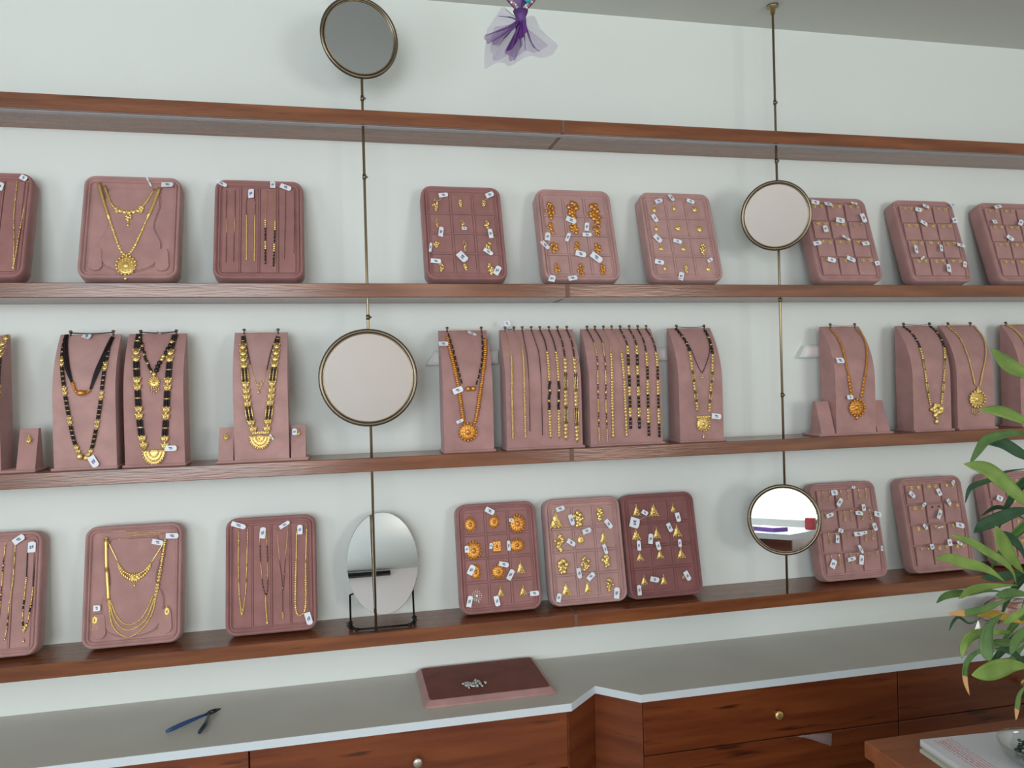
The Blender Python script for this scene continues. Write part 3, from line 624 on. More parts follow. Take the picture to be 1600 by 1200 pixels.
.0047,'mid'),([(.9624,-.965,1.1848),(.9845,-.959,1.1934),(1.0171,-.953,1.1961),(1.0564,-.947,1.194),(1.1008,-.941,1.1897)],
.0051,'light'),([(.9307,-.975,1.1665),(.9682,-.969,1.1631),(1.0065,-.963,1.1631),(1.0457,-.957,1.1684),(1.0793,-.951,1.1727)],
.0048,'tip'),([(1.0244,-.935,1.1429),(1.0557,-.929,1.1419),(1.0872,-.923,1.1336),(1.1191,-.917,1.1216),(1.1515,-.911,1.1095)],
.0058,'yellow'),([(.9463,-.985,1.097),(.9545,-.98,1.1148),(.9695,-.975,1.1253),(.9987,-.97,1.1287),(1.0427,-.965,1.1238),(1.0895,-.96,1.1142)],
.0062,'light'),([(.9799,-1.005,1.0954),(.9782,-.999,1.1103),(.9845,-.993,1.1279),(.999,-.987,1.1467),(1.0298,-.981,1.1592)],
.0093,'mid'),([(.9688,-.975,1.0322),(.9653,-.9707,1.0524),(.9688,-.9664,1.0693),(.9783,-.9621,1.0823),(.997,-.9579,1.0911),(1.0261,-.9536,1.0955),(1.0788,-.9493,1.0976)],
.0039,'tip'),([(.9645,-.985,1.0689),(.9964,-.979,1.0692),(1.031,-.973,1.0703),(1.0662,-.967,1.0679),(1.108,-.961,1.0561)],
.0117,'light'),([(1.016,-1.015,1.0042),(1.0262,-1.0075,1.0225),(1.0405,-1.0,1.0382),(1.0682,-.9925,1.0493)],
.0035,'tip'),([(1.0281,-.995,1.098),(1.0444,-.9875,1.1152),(1.0712,-.98,1.1275),(1.1002,-.9725,1.1329)],
.0066,'mid'),([(.9517,-.955,1.1311),(.9636,-.949,1.142),(.9816,-.943,1.1473),(1.0076,-.937,1.1326),(1.0366,-.931,1.137)],
.0019,'dark'),([(.9928,-1.005,1.198),(1.0351,-.995,1.1968),(1.0864,-.985,1.1847)],
.0058,'mid'),([(1.0195,-.965,1.1103),(1.0625,-.955,1.1011),(1.1154,-.945,1.0962)],
.0051,'mid'),([(1.0469,-.945,1.0905),(1.0902,-.9375,1.0765),(1.1211,-.93,1.0527),(1.1503,-.9225,1.0305)],
.0043,'dark'),([(1.0538,-.915,1.1997),(1.0914,-.9075,1.1967),(1.1387,-.9,1.1949),(1.1735,-.8925,1.1959)],
.0066,'dark'),([(1.1143,-.855,1.2914),(1.1541,-.8475,1.3032),(1.1962,-.84,1.2916),(1.2387,-.8325,1.268)],
.0031,'dark'),([(1.0352,-.975,1.1414),(1.0596,-.9675,1.1456),(1.0928,-.96,1.1545),(1.1227,-.9525,1.1729)],
.0047,'light'),([(1.0793,-.915,1.0353),(1.1088,-.9075,1.0424),(1.1392,-.9,1.0589),(1.1698,-.8925,1.072)],
.0047,'mid')],
'pouch':[(.2809,2.127),(.2696,2.1361),(.2633,2.1381),(.2555,2.1313),(.2489,2.1233),(.2397,2.1114),(.2344,2.1023),(.2303,2.0884),(.2296,2.0697),(.23,2.0524),(.2303,2.04),(.2443,2.0453),(.2597,2.05),(.2699,2.0504),(.2803,2.0538),(.2933,2.0584),(.3089,2.0632),(.3259,2.0675),(.3404,2.0713),(.3452,2.0789),(.3396,2.0899),(.3258,2.1104),(.3169,2.1198),(.3079,2.1229),(.3002,2.1254)],
'trays':{'A':{'xc':-.789,'w':.212,'h':.266,'yb':-.082,'z':1.8,'th':.3055,'kind':'strip'},
'B':{'xc':-.47,'w':.214,'h':.266,'yb':-.082,'z':1.8,'th':.3055,'kind':'bust'},
'C':{'xc':-.1845,'w':.207,'h':.266,'yb':-.082,'z':1.8,'th':.3055,'kind':'strip'},
'D':{'xc':.315,'w':.208,'h':.266,'yb':-.082,'z':1.8,'th':.3055,'kind':'grid'},
'E':{'xc':.618,'w':.208,'h':.266,'yb':-.082,'z':1.8,'th':.3055,'kind':'grid'},
'F':{'xc':.911,'w':.208,'h':.266,'yb':-.082,'z':1.8,'th':.3055,'kind':'grid'},
'G':{'xc':1.407,'w':.208,'h':.266,'yb':-.082,'z':1.8,'th':.3055,'kind':'pads'},
'H':{'xc':1.707,'w':.208,'h':.266,'yb':-.082,'z':1.8,'th':.3055,'kind':'pads'},
'I':{'xc':2.007,'w':.208,'h':.266,'yb':-.082,'z':1.8,'th':.3055,'kind':'pads'},
'A3':{'xc':-.7885,'w':.211,'h':.277,'yb':-.058,'z':.96,'th':.2036,'kind':'strip'},
'B3':{'xc':-.488,'w':.214,'h':.277,'yb':-.058,'z':.96,'th':.2036,'kind':'bust'},
'C3':{'xc':-.178,'w':.212,'h':.277,'yb':-.058,'z':.96,'th':.2036,'kind':'strip'},
'D3':{'xc':.386,'w':.212,'h':.277,'yb':-.058,'z':.96,'th':.2036,'kind':'grid'},
'E3':{'xc':.6215,'w':.211,'h':.277,'yb':-.058,'z':.96,'th':.2036,'kind':'grid'},
'F3':{'xc':.8385,'w':.211,'h':.277,'yb':-.058,'z':.96,'th':.2036,'kind':'grid'},
'G3':{'xc':1.413,'w':.214,'h':.277,'yb':-.058,'z':.96,'th':.2036,'kind':'pads'},
'H3':{'xc':1.71,'w':.216,'h':.277,'yb':-.058,'z':.96,'th':.2036,'kind':'pads'},
'I3':{'xc':2.0015,'w':.213,'h':.277,'yb':-.058,'z':.96,'th':.2036,'kind':'pads'}},
'stands':{'a':(-.867,.127),'b':(-.634,.13),'c':(-.487,.128),'d':(-.25,.124),'e':(.246,.126),'f':(.406,.2),'g':(.628,.2),'h':(.878,.127),'i':(1.35,.127),'j':(1.601,.127),'k':(1.75,.128),'l':(1.972,.127)}}
TR, ST = D['trays'], D['stands']
TLAB = {'A': 'mauve velvet strip tray cut off by the left photo edge, upper display shelf', 'B': 'mauve velvet bust tray with long gold pendant necklace, upper display shelf',
 'C': 'mauve velvet tray of four vertical channels, upper display shelf', 'D': 'dark mauve pendant tray on upper display shelf, nearest the left rod',
 'E': 'pale mauve tray of copper-gold pendants on the upper display shelf', 'F': 'pale mauve pendant tray on upper display shelf, left of round mirror',
 'G': 'earring tray partly hidden behind the round mirror, upper display shelf', 'H': 'earring tray fully visible right of the hanging mirror, upper display shelf',
 'I': 'earring tray cut off by the right photo edge, upper display shelf', 'A3': 'mauve velvet strip tray cut off by left photo edge, lowest shelf',
 'B3': 'mauve velvet bust tray with layered gold necklace and earrings, lowest shelf', 'C3': 'mauve velvet tray of four channels beside the oval mirror, lowest shelf',
 'D3': 'mauve velvet tray of round copper-gold medallions, lowest shelf', 'E3': 'pale mauve pendant tray, middle of three touching trays, lowest shelf',
 'F3': 'dark mauve tray of small triangular pendants, rightmost of three touching trays', 'G3': 'mauve velvet tray of dangling earrings beside small mirror, lowest shelf',
 'H3': 'mauve velvet tray of round flower studs left of the plant, lowest shelf', 'I3': 'mauve velvet earring tray half hidden behind the plant, lowest shelf'}
TM = {'A': VEL, 'B': VELM, 'C': VEL, 'D': VEL, 'E': VELL, 'F': VELL, 'G': VELM, 'H': VELM, 'I': VELM, 'A3': VELM, 'B3': VELM, 'C3': VEL, 'D3': VEL, 'E3': VELL, 'F3': VELD, 'G3': VELM, 'H3': VELM, 'I3': VELM}
TRACK = {'A': -.100, 'C': -.1}
def tray(k):
    d = TR[k]; w, h = d['w'], d['h']
    t = thing('velvet_tray', TLAB[k], 'jewellery tray', (d['xc'], d['yb'], d['z']), (-d['th'], 0, 0), 'velvet jewellery trays')
    R = .026; m = MB(); mm = TM[k]
    loft(m, [rr(w, h, R, .004, 0), rr(w, h, R, 0, -.004), rr(w, h, R, 0, -T+.010), rr(w, h, R, .0015, -T+.003), rr(w, h, R, .0045, -T), rr(w, h, R, .0075, -T+.002), rr(w, h, R, .0088, -T+.009),
             rr(w, h, R, .0100, -T+.009), rr(w, h, R, .0110, -T+.004), rr(w, h, R, .0125, -T+.003), rr(w, h, R, .0140, -T+.004), rr(w, h, R, .0155, -T+.010)])
    m.build('body', mm, t)
    iw, i0, i1 = w-.034, .018, h-.020
    if d['kind'] in ('grid', 'pads'):
        cw, ch = iw/3, (i1-i0)/4
        for r in range(4):
            for c in range(3):
                m = MB(); x0 = -iw/2+c*cw+.0032; x1 = x0+cw-.0064; z1 = i1-r*ch-.0032; z0 = z1-ch+.0064
                if d['kind'] == 'grid':
                    g = .0015
                    a = [(x0, -T+.011, z0), (x1, -T+.011, z0), (x1, -T+.011, z1), (x0, -T+.011, z1)]
                    b = [(x0, -T+.0085, z0), (x1, -T+.0085, z0), (x1, -T+.0085, z1), (x0, -T+.0085, z1)]
                    e = [(x0+g, -T+.0072, z0+g), (x1-g, -T+.0072, z0+g), (x1-g, -T+.0072, z1-g), (x0+g, -T+.0072, z1-g)]
                else:
                    z1 += .001; g = .0012
                    a = [(x0, -T+.011, z0-.001), (x1, -T+.011, z0-.001), (x1, -T+.011, z1), (x0, -T+.011, z1)]
                    b = [(x0, -T+.0055, z0), (x1, -T+.0055, z0), (x1, -T+.001, z1), (x0, -T+.001, z1)]
                    e = [(x0+g, -T+.0045, z0+g), (x1-g, -T+.0045, z0+g), (x1-g, -T+.0, z1-g), (x0+g, -T+.0, z1-g)]
                loft(m, [a, b, e])
                for i in range(len(m.sm)): m.sm[i] = False
                m.build('pad', mm, t)
        m = MB()
        if d['kind'] == 'grid':
            for c in (1, 2): x = -iw/2+c*cw; m.bbox((x-.0025, -T+.0068, i0), (x+.0025, -T+.0099, i1), .0008)
            for r in (1, 2, 3): z = i0+r*ch; m.bbox((-iw/2, -T+.0068, z-.0025), (iw/2, -T+.0099, z+.0025), .0008)
            m.build('divider_grid', mm, t)
    elif d['kind'] == 'strip':
        cw = iw/4
        for c in range(4):
            m = MB(); x0 = -iw/2+c*cw+.002; x1 = x0+cw-.004
            m.bbox((x0, -T+.0072, i0), (x1, -T+.0099, i1), .0012); m.build('channel_pad', mm, t)
        for c in range(1, 4):
            m = MB(); x = -iw/2+c*cw; m.bbox((x-.0016, -T+.0050, i0), (x+.0016, -T+.0099, i1), .0007); m.build('divider', mm, t)
    else:
        # raised bust-shaped panel and two earring pads
        prof = [(-.050, h-.032), (-.060, h-.07), (-.048, h-.13), (-.066, h-.175), (-.058, .045), (-.035, .026), (0, .020)]
        full = prof+[(-x, z) for x, z in reversed(prof[:-1])]
        P = spline([(x, 0, z) for x, z in full], 40)
        a = [(p[0], -T+.0099, p[2]) for p in P]; b = [(p[0]*.985, -T+.0060, (p[2]-.13)*.985+.13) for p in P]; m = MB(); m.tube([(p[0]*1.012, -T+.0088, (p[2]-.13)*1.01+.13) for p in P], .0013, 6, closed=True)  # cord added to stand in for the shadow seam round the panel
        n = len(a); m.add(a+b, [(i, (i+1) % n, n+(i+1) % n, n+i) for i in range(n)]); m.add(b, [tuple(reversed(range(n)))], 0, False)
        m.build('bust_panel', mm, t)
        for sx in (-1, 1):
            m = MB(); cx = sx*(w/2-.036)
            sh = [(cx-.0125+.003, .078), (cx+.0125-.003, .078), (cx+.013, .068), (cx+.016, .032), (cx+.010, .0225), (cx, .020), (cx-.010, .0225), (cx-.016, .032), (cx-.013, .068)]
            a = [(x, -T+.0099, z) for x, z in sh]; b = [(cx+(x-cx)*.93, -T+.0045, .05+(z-.05)*.96) for x, z in sh]
            n = len(a); m.add(a+b, [(i, (i+1) % n, n+(i+1) % n, n+i) for i in range(n)], 0, False); m.add(b, [tuple(range(n))], 0, False); m.build('earring_pad', mm, t)
def spline(P, n):
    P = [Vector(p) for p in P]
    if len(P) == 2: return [P[0].lerp(P[1], i/n) for i in range(n+1)]
    Q = [P[0]*2-P[1]]+P+[P[-1]*2-P[-2]]; out = []; segs = len(P)-1
    for k in range(n+1):
        t = k/n*segs; i = min(int(t), segs-1); t -= i; a, b, c, d = Q[i:i+4]
        out.append(.5*((2*b)+(c-a)*t+(2*a-5*b+4*c-d)*t*t+(3*b-a-3*c+d)*t**3))
    return out
for k in TR: tray(k)

# ------------------------------------------------------------------ curved necklace stands
SHT = .31
def prof(z):
    t = max(0, min(1.05, (z-.15)/(SHT-.15))); return -.115+.065*t**2.2
SLAB = {'a': 'mauve necklace stand cut off by the left photo edge', 'b': 'mauve curved stand carrying the black rope necklace, middle shelf',
 'c': 'mauve curved stand with wide black and gold necklace, beside black rope one', 'd': 'lone mauve stand flanked by two small earring blocks, left of large mirror',
 'e': 'mauve curved stand with copper-gold medallion necklace, right of the large mirror', 'f': 'wide mauve stand of hanging chains, left of two wide ones',
 'g': 'wide mauve stand of hanging chains, right of two wide ones', 'h': 'mauve curved stand left of the right brass rod, round medallion necklace',
 'i': 'mauve curved stand with two empty earring blocks, right of right rod', 'j': 'mauve curved stand with slim black and gold necklace, right side',
 'k': 'mauve curved stand with oval medallion necklace, behind the plant leaf tip', 'l': 'mauve curved stand cut off by the right photo edge behind leaves'}
SM = {k: VELM for k in 'abcdefghijkl'}; SM['d'] = VELL; SM['b'] = VELL
def stand(k):
    x, w = ST[k]; xc = x+w/2
    t = thing('necklace_stand', SLAB[k], 'necklace stand', (xc, 0, 1.381), group='curved velvet necklace stands')
    m = MB(); zs = [.006+.304*i/30 for i in range(31)]; a = [(prof(z), z) for z in zs]; n = len(a)
    m.add([(sx*w/2, y, z) for sx in (-1, 1) for y, z in a], [(i, n+i, n+i+1, i+1) for i in range(n-1)])
    e = a+[(-.046, SHT-.001), (-.046, .006)]; n = len(e)
    m.add([(-w/2, y, z) for y, z in e]+[(w/2, y, z) for y, z in e], [tuple(reversed(range(n))), tuple(range(n, 2*n)), (n-3, 2*n-3, 2*n-2, n-2), (n-2, 2*n-2, 2*n-1, n-1), (n-1, 2*n-1, n, 0)], 0, False)
    m.build('body', SM[k], t)
    m = MB(); e = .004; L = R_ = w/2+e
    if k == 'd': L, R_ = xc+.289, -.0805-xc
    if k == 'i': L, R_ = xc-1.290, 1.527-xc
    if k == 'a': R_ = -.668-xc
    m.bbox((-L, -.125, 0), (R_, -.040, .006), .0015); m.build('base', SM[k], t)
    for a0, a1, hh in {'a': [(-.710, -.672, .096)], 'd': [(-.286, -.253, .082), (-.122, -.088, .083)], 'i': [(1.303, 1.345, .096), (1.481, 1.521, .094)]}.get(k, []):
        m = MB(); a0 -= xc; a1 -= xc
        if a0 < w/2 and a1 > w/2: a0 = w/2+.001
        if a1 > -w/2 and a0 < -w/2: a1 = -w/2-.001
        vs = [(a0, -.116, .006), (a1, -.116, .006), (a1, -.062, .006), (a0, -.062, .006), (a0, -.088, hh), (a1, -.088, hh), (a1, -.076, hh), (a0, -.076, hh)]
        m.add(vs, [(0,3,2,1),(4,5,6,7),(0,1,5,4),(1,2,6,5),(2,3,7,6),(3,0,4,7)], 0, False); m.build('earring_block', SM[k], t)
    return t
stand_roots = {k: stand(k) for k in ST}

# ------------------------------------------------------------------ jewellery
def gem(mb, kind, x, z, w, h, y=0, mi=0, rnd=random):
    """one ornament in the xz plane, facing -y; y = resting plane"""
    r = w/2; q = h/2
    def dome(cx, cz, rx, rz, d, n=12, y=y, mi=mi):
        mb.lathe([(1, 0), (.92, d*.45), (.6, d*.85), (.02, d)], (0, 0, 0), n, 'y', mi, 1, 1, False)
        k = 4*n; vs = mb.v[-k:]; mb.v[-k:] = [(cx+vx*rx, y+vy, cz+vz*rz) for vx, vy, vz in vs]
    def ring(cx, cz, rx, rz, n, br, dy=0, mi=mi):
        for i in range(n): a = 2*math.pi*i/n; mb.ball((cx+rx*math.cos(a), y-br*.6-dy, cz+rz*math.sin(a)), br, (1, 1, 1), 5, 3, mi)
    if kind in ('sun', 'suno', 'R', 'disc'):
        dome(x, z, r*.86, q*.86, .0022, 16); nb = 16 if kind != 'disc' else 10
        ring(x, z, r*.92, q*.92, nb, min(r, q)*.16); ring(x, z, r*.62, q*.62, 12, min(r, q)*.10, .0012); dome(x, z, r*.34, q*.34, .005, 10); ring(x, z+q*.02, r*.42, q*.42, 8, min(r, q)*.07, .0030)
        mb.ball((x, y-.002, z+q*1.02), r*.14)
    elif kind == 'W':
        ring(x, z, r*.9, q*.85, 14, r*.13); ring(x, z, r*.55, q*.55, 10, r*.12, .001); dome(x, z, r*.3, q*.3, .004, 8); mb.ball((x+r*.3, y-.002, z-q*1.05), r*.15)
    elif kind in ('c', 'o', 'cluster'):
        n = 9 if w < .012 else 15
        for i in range(n):
            t = i/(n-1); zz = z+q*(1-2*t)*.88; s = r*(.35+.6*math.sin(math.pi*min(t*1.15, 1)))
            mb.ball((x+rnd.uniform(-1, 1)*s*.9, y-rnd.uniform(.001, .0025), zz), r*rnd.uniform(.26, .46), (1, .6, 1), 6, 4, mi)
        dome(x, z-q*.1, r*.5, q*.45, .0035, 10); mb.ball((x, y-.001, z+q), r*.14)
    elif kind == 't':
        pts = []
        for rr_, n in ((.82, 4), (.45, 3), (.1, 2)):
            pass
        vs = [(x-r*.85, y, z-q*.7), (x+r*.85, y, z-q*.7), (x+r*.15, y, z+q*.8), (x-r*.15, y, z+q*.8), (x, y-.0035, z-q*.25)]
        mb.add(vs, [(0, 1, 4), (1, 2, 4), (2, 3, 4), (3, 0, 4)], mi, False)
        for i in range(4): mb.ball((x+r*(-.8+.53*i), y-.0012, z-q*.74), r*.17, (1, 1, 1), 5, 3, mi)
        for i in range(3): mb.ball((x-r*(.7-.28*i), y-.001, z-q*(.4-.5*i)), r*.14, (1, 1, 1), 5, 3, mi); mb.ball((x+r*(.7-.28*i), y-.001, z-q*(.4-.5*i)), r*.14, (1, 1, 1), 5, 3, mi)
        mb.ball((x, y-.002, z+q*.95), r*.16); mb.ball((x+rnd.uniform(-.1, .1)*r, y-.0038, z-q*.2), r*.26)
    elif kind == 'r':
        dome(x, z-q*.12, r*.8, q*.75, .003, 12); ring(x, z-q*.12, r*.8, q*.75, 10, r*.15); mb.ball((x, y-.0035, z-q*.12), r*.26); mb.ball((x, y-.001, z+q*.85), r*.16)
    elif kind == 's':
        mb.bbox((x-r*.8, y-.002, z-q*.8), (x+r*.8, y, z+q*.7), .0008, mi); ring(x, z-q*.05, r*.6, q*.5, 10, r*.12, .002); dome(x, z-q*.05, r*.3, q*.3, .005, 8)
        for i in range(5): mb.ball((x+r*(-.8+.4*i), y-.001, z-q*.95), r*.12)
        mb.ball((x, y-.001, z+q*.9), r*.15)
    elif kind == 'half':
        n = 14
        for j, (f, d) in enumerate(((1, .0), (.72, .0012), (.42, .0022))):
            for i in range(n+1): a = math.pi*i/n; mb.ball((x+r*f*math.cos(a), y-.0015-d, z+q*.8-2*q*.88*f*math.sin(a)), r*.10*(1.2 if j == 0 else 1), (1, 1, 1), 5, 3)
        P = [(x+r*.95*math.cos(math.pi*i/n), y-.0006, z+q*.8-2*q*.85*math.sin(math.pi*i/n)) for i in range(n+1)]; c = (x, y-.004, z+q*.2)
        mb.add(P+[c], [(i, i+1, n+1) for i in range(n)]+[(n, 0, n+1)], 0)
        mb.tube([(x-r, y-.001, z+q*.85), (x+r, y-.001, z+q*.85)], r*.09, 6)
    elif kind == 'bar':
        mb.bbox((x-r, y-.002, z-q*.6), (x+r, y, z+q*.6), .0007); [mb.ball((x-r+2*r*i/8, y-.002, z+q*.1*(-1)**i), q*.5, (1, 1, 1), 5, 3) for i in range(9)]
    elif kind == 'drop':
        mb.ball((x, y-.001, z-q*.35), r*.75, (1, .7, 1.1), 8, 5); mb.ball((x, y-.001, z+q*.35), r*.42); mb.ball((x, y-.001, z+q*.8), r*.3)
    elif kind == 'fringe':
        for i in range(5):
            xx = x-r+2*r*i/4; L = q*(1.1+.7*(1-abs(i-2)/2)); mb.tube([(xx, y-.001, z+q), (xx, y-.001, z+q-L)], r*.05, 4); mb.ball((xx, y-.001, z+q-L), r*.17, (1, 1, 1.3), 5, 3)
    elif kind in ('ball', 'ballo'):
        mb.ball((x, y-r*.5, z), r, (1, .8, q/r), 8, 6); ring(x, z, r*.75, q*.75, 8, r*.16, r*.45)
    elif kind == 'ring':
        mb.tube([(x+r*.7*math.cos(i*.5236), y-.001, z+q*.7*math.sin(i*.5236)) for i in range(12)], r*.15, 5, closed=True)
    elif kind == 'stud':
        ring(x, z, r*.72, r*.72, 7, r*.3); mb.ball((x, y-.0015, z), r*.42)
    elif kind == 'black_stud':
        ring(x, z, r*.8, r*.8, 9, r*.2); mb.ball((x, y-.0012, z), r*.6, (1, .6, 1), 8, 5, 1)
    elif kind == 'heart':
        mb.ball((x-r*.35, y-.0012, z+r*.25), r*.5); mb.ball((x+r*.35, y-.0012, z+r*.25), r*.5); mb.ball((x, y-.0012, z-r*.25), r*.62, (1, .7, 1.2)); ring(x, z, r*.8, r*.8, 8, r*.13)
    elif kind == 'dangle':
        mb.ball((x, y-.001, z+q*.85), r*.38); zz = z+q*.6
        for i in range(4): mb.ball((x, y-.001, zz), r*(.18 if i % 2 else .32), (1, 1, 1.2), 5, 3); zz -= q*.36
        ring(x, z-q*.55, r*.55, q*.22, 6, r*.18); mb.ball((x, y-.001, z-q*.9), r*.3, (1, 1, 1.4), 5, 3)
def tagmesh(l, w, ang, x, z, y=0, tilt=None, name='price_tag', parent=None, off=None, fn=None):
    """little paper tag lying in the xz plane at (x,z), rotated by ang degrees"""
    mb = MB(); tx = random.uniform(-.25, .25) if tilt is None else tilt
    X = Matrix.Translation((x, y-.0030-abs(tx)*w*.5-.0005, z)) @ Matrix.Rotation(-math.radians(ang), 4, 'Y') @ Matrix.Rotation(tx, 4, 'X')
    a, b = l/2, w/2
    P = [(-a, -b), (a*.78, -b), (a, -b*.45), (a, b*.45), (a*.78, b), (-a, b)]
    vs = [X @ Vector((p[0], -.0003, p[1])) for p in P]+[X @ Vector((p[0], .0003, p[1])) for p in P]; n = 6
    mb.add(vs, [tuple(range(n)), tuple(reversed(range(n, 2*n)))]+[(i, n+i, n+(i+1) % n, (i+1) % n) for i in range(n)], 0, False)
    if l > .007:
        for (u0, u1, v0, v1) in ((-.35, .25, .02, .5), (-.2, .35, -.45, -.08)):
            q = [(u0*a, v0*b), (u1*a, v0*b), (u1*a, v1*b), (u0*a, v1*b)]
            mb.add([X @ Vector((p[0], -.00045, p[1])) for p in q], [(0, 1, 2, 3)], 1, False)
    return mb.build(name, [TAGM, INK], parent, off, fn)
SPACING = .0
def strand(gold, black, pts, pat, w, y=-.0012, orange=False):
    """pts in (u,v); pattern letters share the length equally"""
    P = spline([(p[0], 0, p[1]) for p in pts], max(24, 8*len(pts)))
    cum = [0]
    for a, b in zip(P, P[1:]): cum.append(cum[-1]+(b-a).length)
    L = cum[-1]
    if L < 1e-5: return
    def at(s):
        s = max(0, min(L, s)); k = 0
        while k < len(cum)-2 and cum[k+1] < s: k += 1
        f = (s-cum[k])/max(cum[k+1]-cum[k], 1e-9); p = P[k].lerp(P[k+1], f); t = (P[k+1]-P[k]).normalized(); return p, t
    n = len(pat)
    full = lambda dy: [(p.x, y+dy, p.z) for p in P]
    if any(c in 'bBdmkvN' for c in pat): black.tube(full(.0002), max(.0003, w*.07), 4)
    if any(c in 'PFgGOtrv' for c in pat) and any(c in 'bBdmk' for c in pat): gold.tube(full(.0004), max(.0003, w*.07), 4)
    for i, c in enumerate(pat):
        s0, s1 = L*i/n, L*(i+1)/n
        def path(N, dx=0):
            out = []
            for j in range(N+1):
                p, t = at(s0+(s1-s0)*j/N); out.append((p.x+t.z*dx, y, p.z-t.x*dx))
            return out
        N = max(2, int((s1-s0)/.008))
        if c in 'bBdm': black.tube(path(N), w*.16, 4)
        if c == 'k': [black.tube(path(N, (q-((3 if w > .007 else 2)-1)/2)*w*.8/(3 if w > .007 else 2)), max(.0016, w*.22)*.3, 4) for q in range(3 if w > .007 else 2)]
        if c == 'P': gold.tube(path(N), w*.14, 4)
        if c == 'F': gold.tube(path(N*2), w*.14, 4)
        if c == 't': gold.tube(path(N), max(.0006, w*.3), 4); [gold.ball((q[0], y, q[2]), w*.6, (1, 1, 1), 5, 3) for q in path(max(2, int((s1-s0)/.006)))]
        elif c == 'r': gold.tube(path(N), w*.45, 5); [gold.ball((q[0], y, q[2]), w*.58, (1, .7, .8), 5, 3) for q in path(max(2, int((s1-s0)/(w*1.1))))]
        elif c in 'gGO':
            k = {'g': .58, 'G': .52, 'O': .50}[c]; step = w*{'g': 1.1, 'G': .62, 'O': .48}[c]; s = s0
            gold.tube(path(N), w*.2, 4)
            while s < s1: p, t = at(s); gold.ball((p.x, y-.0005, p.z), w*k*random.uniform(.85, 1.1), (1.1, .6, .5 if c != 'g' else .9), 6, 4); s += step
        elif c in 'bB':
            s = s0; k = w*(.62 if c == 'b' else .8); step = k*1.9
            while s < s1: p, t = at(s); black.ball((p.x, y, p.z), k, (1, 1, 1), 5, 3); s += step
            if c == 'B':
                for q in path(3)[1:-1]: gold.ball((q[0], y, q[2]), k*1.05, (1, 1, .5), 5, 3)
        elif c == 'd':
            s = s0
            while s < s1: p, t = at(s); black.ball((p.x, y, p.z), w*.6, (1, 1, 1), 5, 3, 1); s += w*2.0; 
            p, t = at((s0+s1)/2); gold.ball((p.x, y, p.z), w*.9, (1, 1, 1), 5, 3)
        elif c == 'm':
            s = s0; j = 0
            while s < s1:
                p, t = at(s); (gold if j % 4 == 0 else black).ball((p.x+random.uniform(-.2, .2)*w, y, p.z), w*.55, (1, 1, 1), 5, 3); s += w*.85; j += 1
        elif c == 'N':     # bundle of black strands
            M_ = 14; lowend = P[-1].z < P[0].z
            for q in range(7):
                pp_ = []; rr_ = []
                for j in range(M_+1):
                    p, t = at(s0+(s1-s0)*j/M_); f = j/M_ if lowend else 1-j/M_; wd = w*(.55+.45*math.sin(math.pi*(1-f)**.8))*(1-.45*f); dx = (q-3)*wd*.15
                    pp_.append((p.x+t.z*dx, y-.0008*(q % 2)-.0006*(3-abs(q-3)), p.z-t.x*dx)); rr_.append(wd*.10)
                black.tube(pp_, rr_, 5)
        elif c in 'Pv':    # ornate gold plates; v = two gold rails with black beads between
            if c == 'P':
                s = s0+w*.45; j = 0
                while s < s1-w*.2:
                    p, t = at(s); a = w*.5
                    gold.ball((p.x, y-.0004, p.z), a, (1, .35, .9), 8, 5)
                    if w > .003: gold.ball((p.x, y-a*.4-.0003, p.z), a*.42, (1, .6, 1), 6, 4); gold.ball((p.x-a*.8, y-.0006, p.z+a*.5), a*.3, (1, 1, 1), 5, 3); gold.ball((p.x+a*.8, y-.0006, p.z+a*.5), a*.3, (1, 1, 1), 5, 3)
                    s += w*.9; j += 1
            else:
                for dx in (-.40, .40, 0): gold.tube(path(N, dx*w), w*.10, 4)
                s = s0
                while s < s1: 
                    p, t = at(s)
                    for dx in (-.2, .2): black.ball((p.x+dx*w, y-.0004, p.z), w*.13, (1, 1, 1.2), 5, 3)
                    s += w*.34
        elif c == 'k':     # black bead columns crossed by thin gold bars
            s = s0; st = max(.0016, w*.22); j = 0
            while s < s1:
                p, t = at(s); nc = 3 if w > .007 else 2
                if j % 5 == 4: gold.ball((p.x, y-.0006, p.z), w*.42, (1, .3, .25), 6, 3)
                else:
                    for q in range(nc): dx = (q-(nc-1)/2)*w*.8/nc; black.ball((p.x+dx, y, p.z), st*.62, (1.2, 1, 1), 5, 3)
                s += st; j += 1
        elif c == 'F':     # fan of small leaves (short choker)
            s = s0; j = 0; NN = 18
            for j in range(NN):
                p, t = at(s0+(s1-s0)*(j+.5)/NN); e = w*(.5+.5*math.sin(math.pi*(j+.5)/NN)); gold.ball((p.x-t.z*0, y-.0006, p.z), w*.28, (1, 1, 1), 5, 3); gold.ball((p.x, y-.0004, p.z-e*.8), w*.22, (1, .8, 1.7), 5, 3)
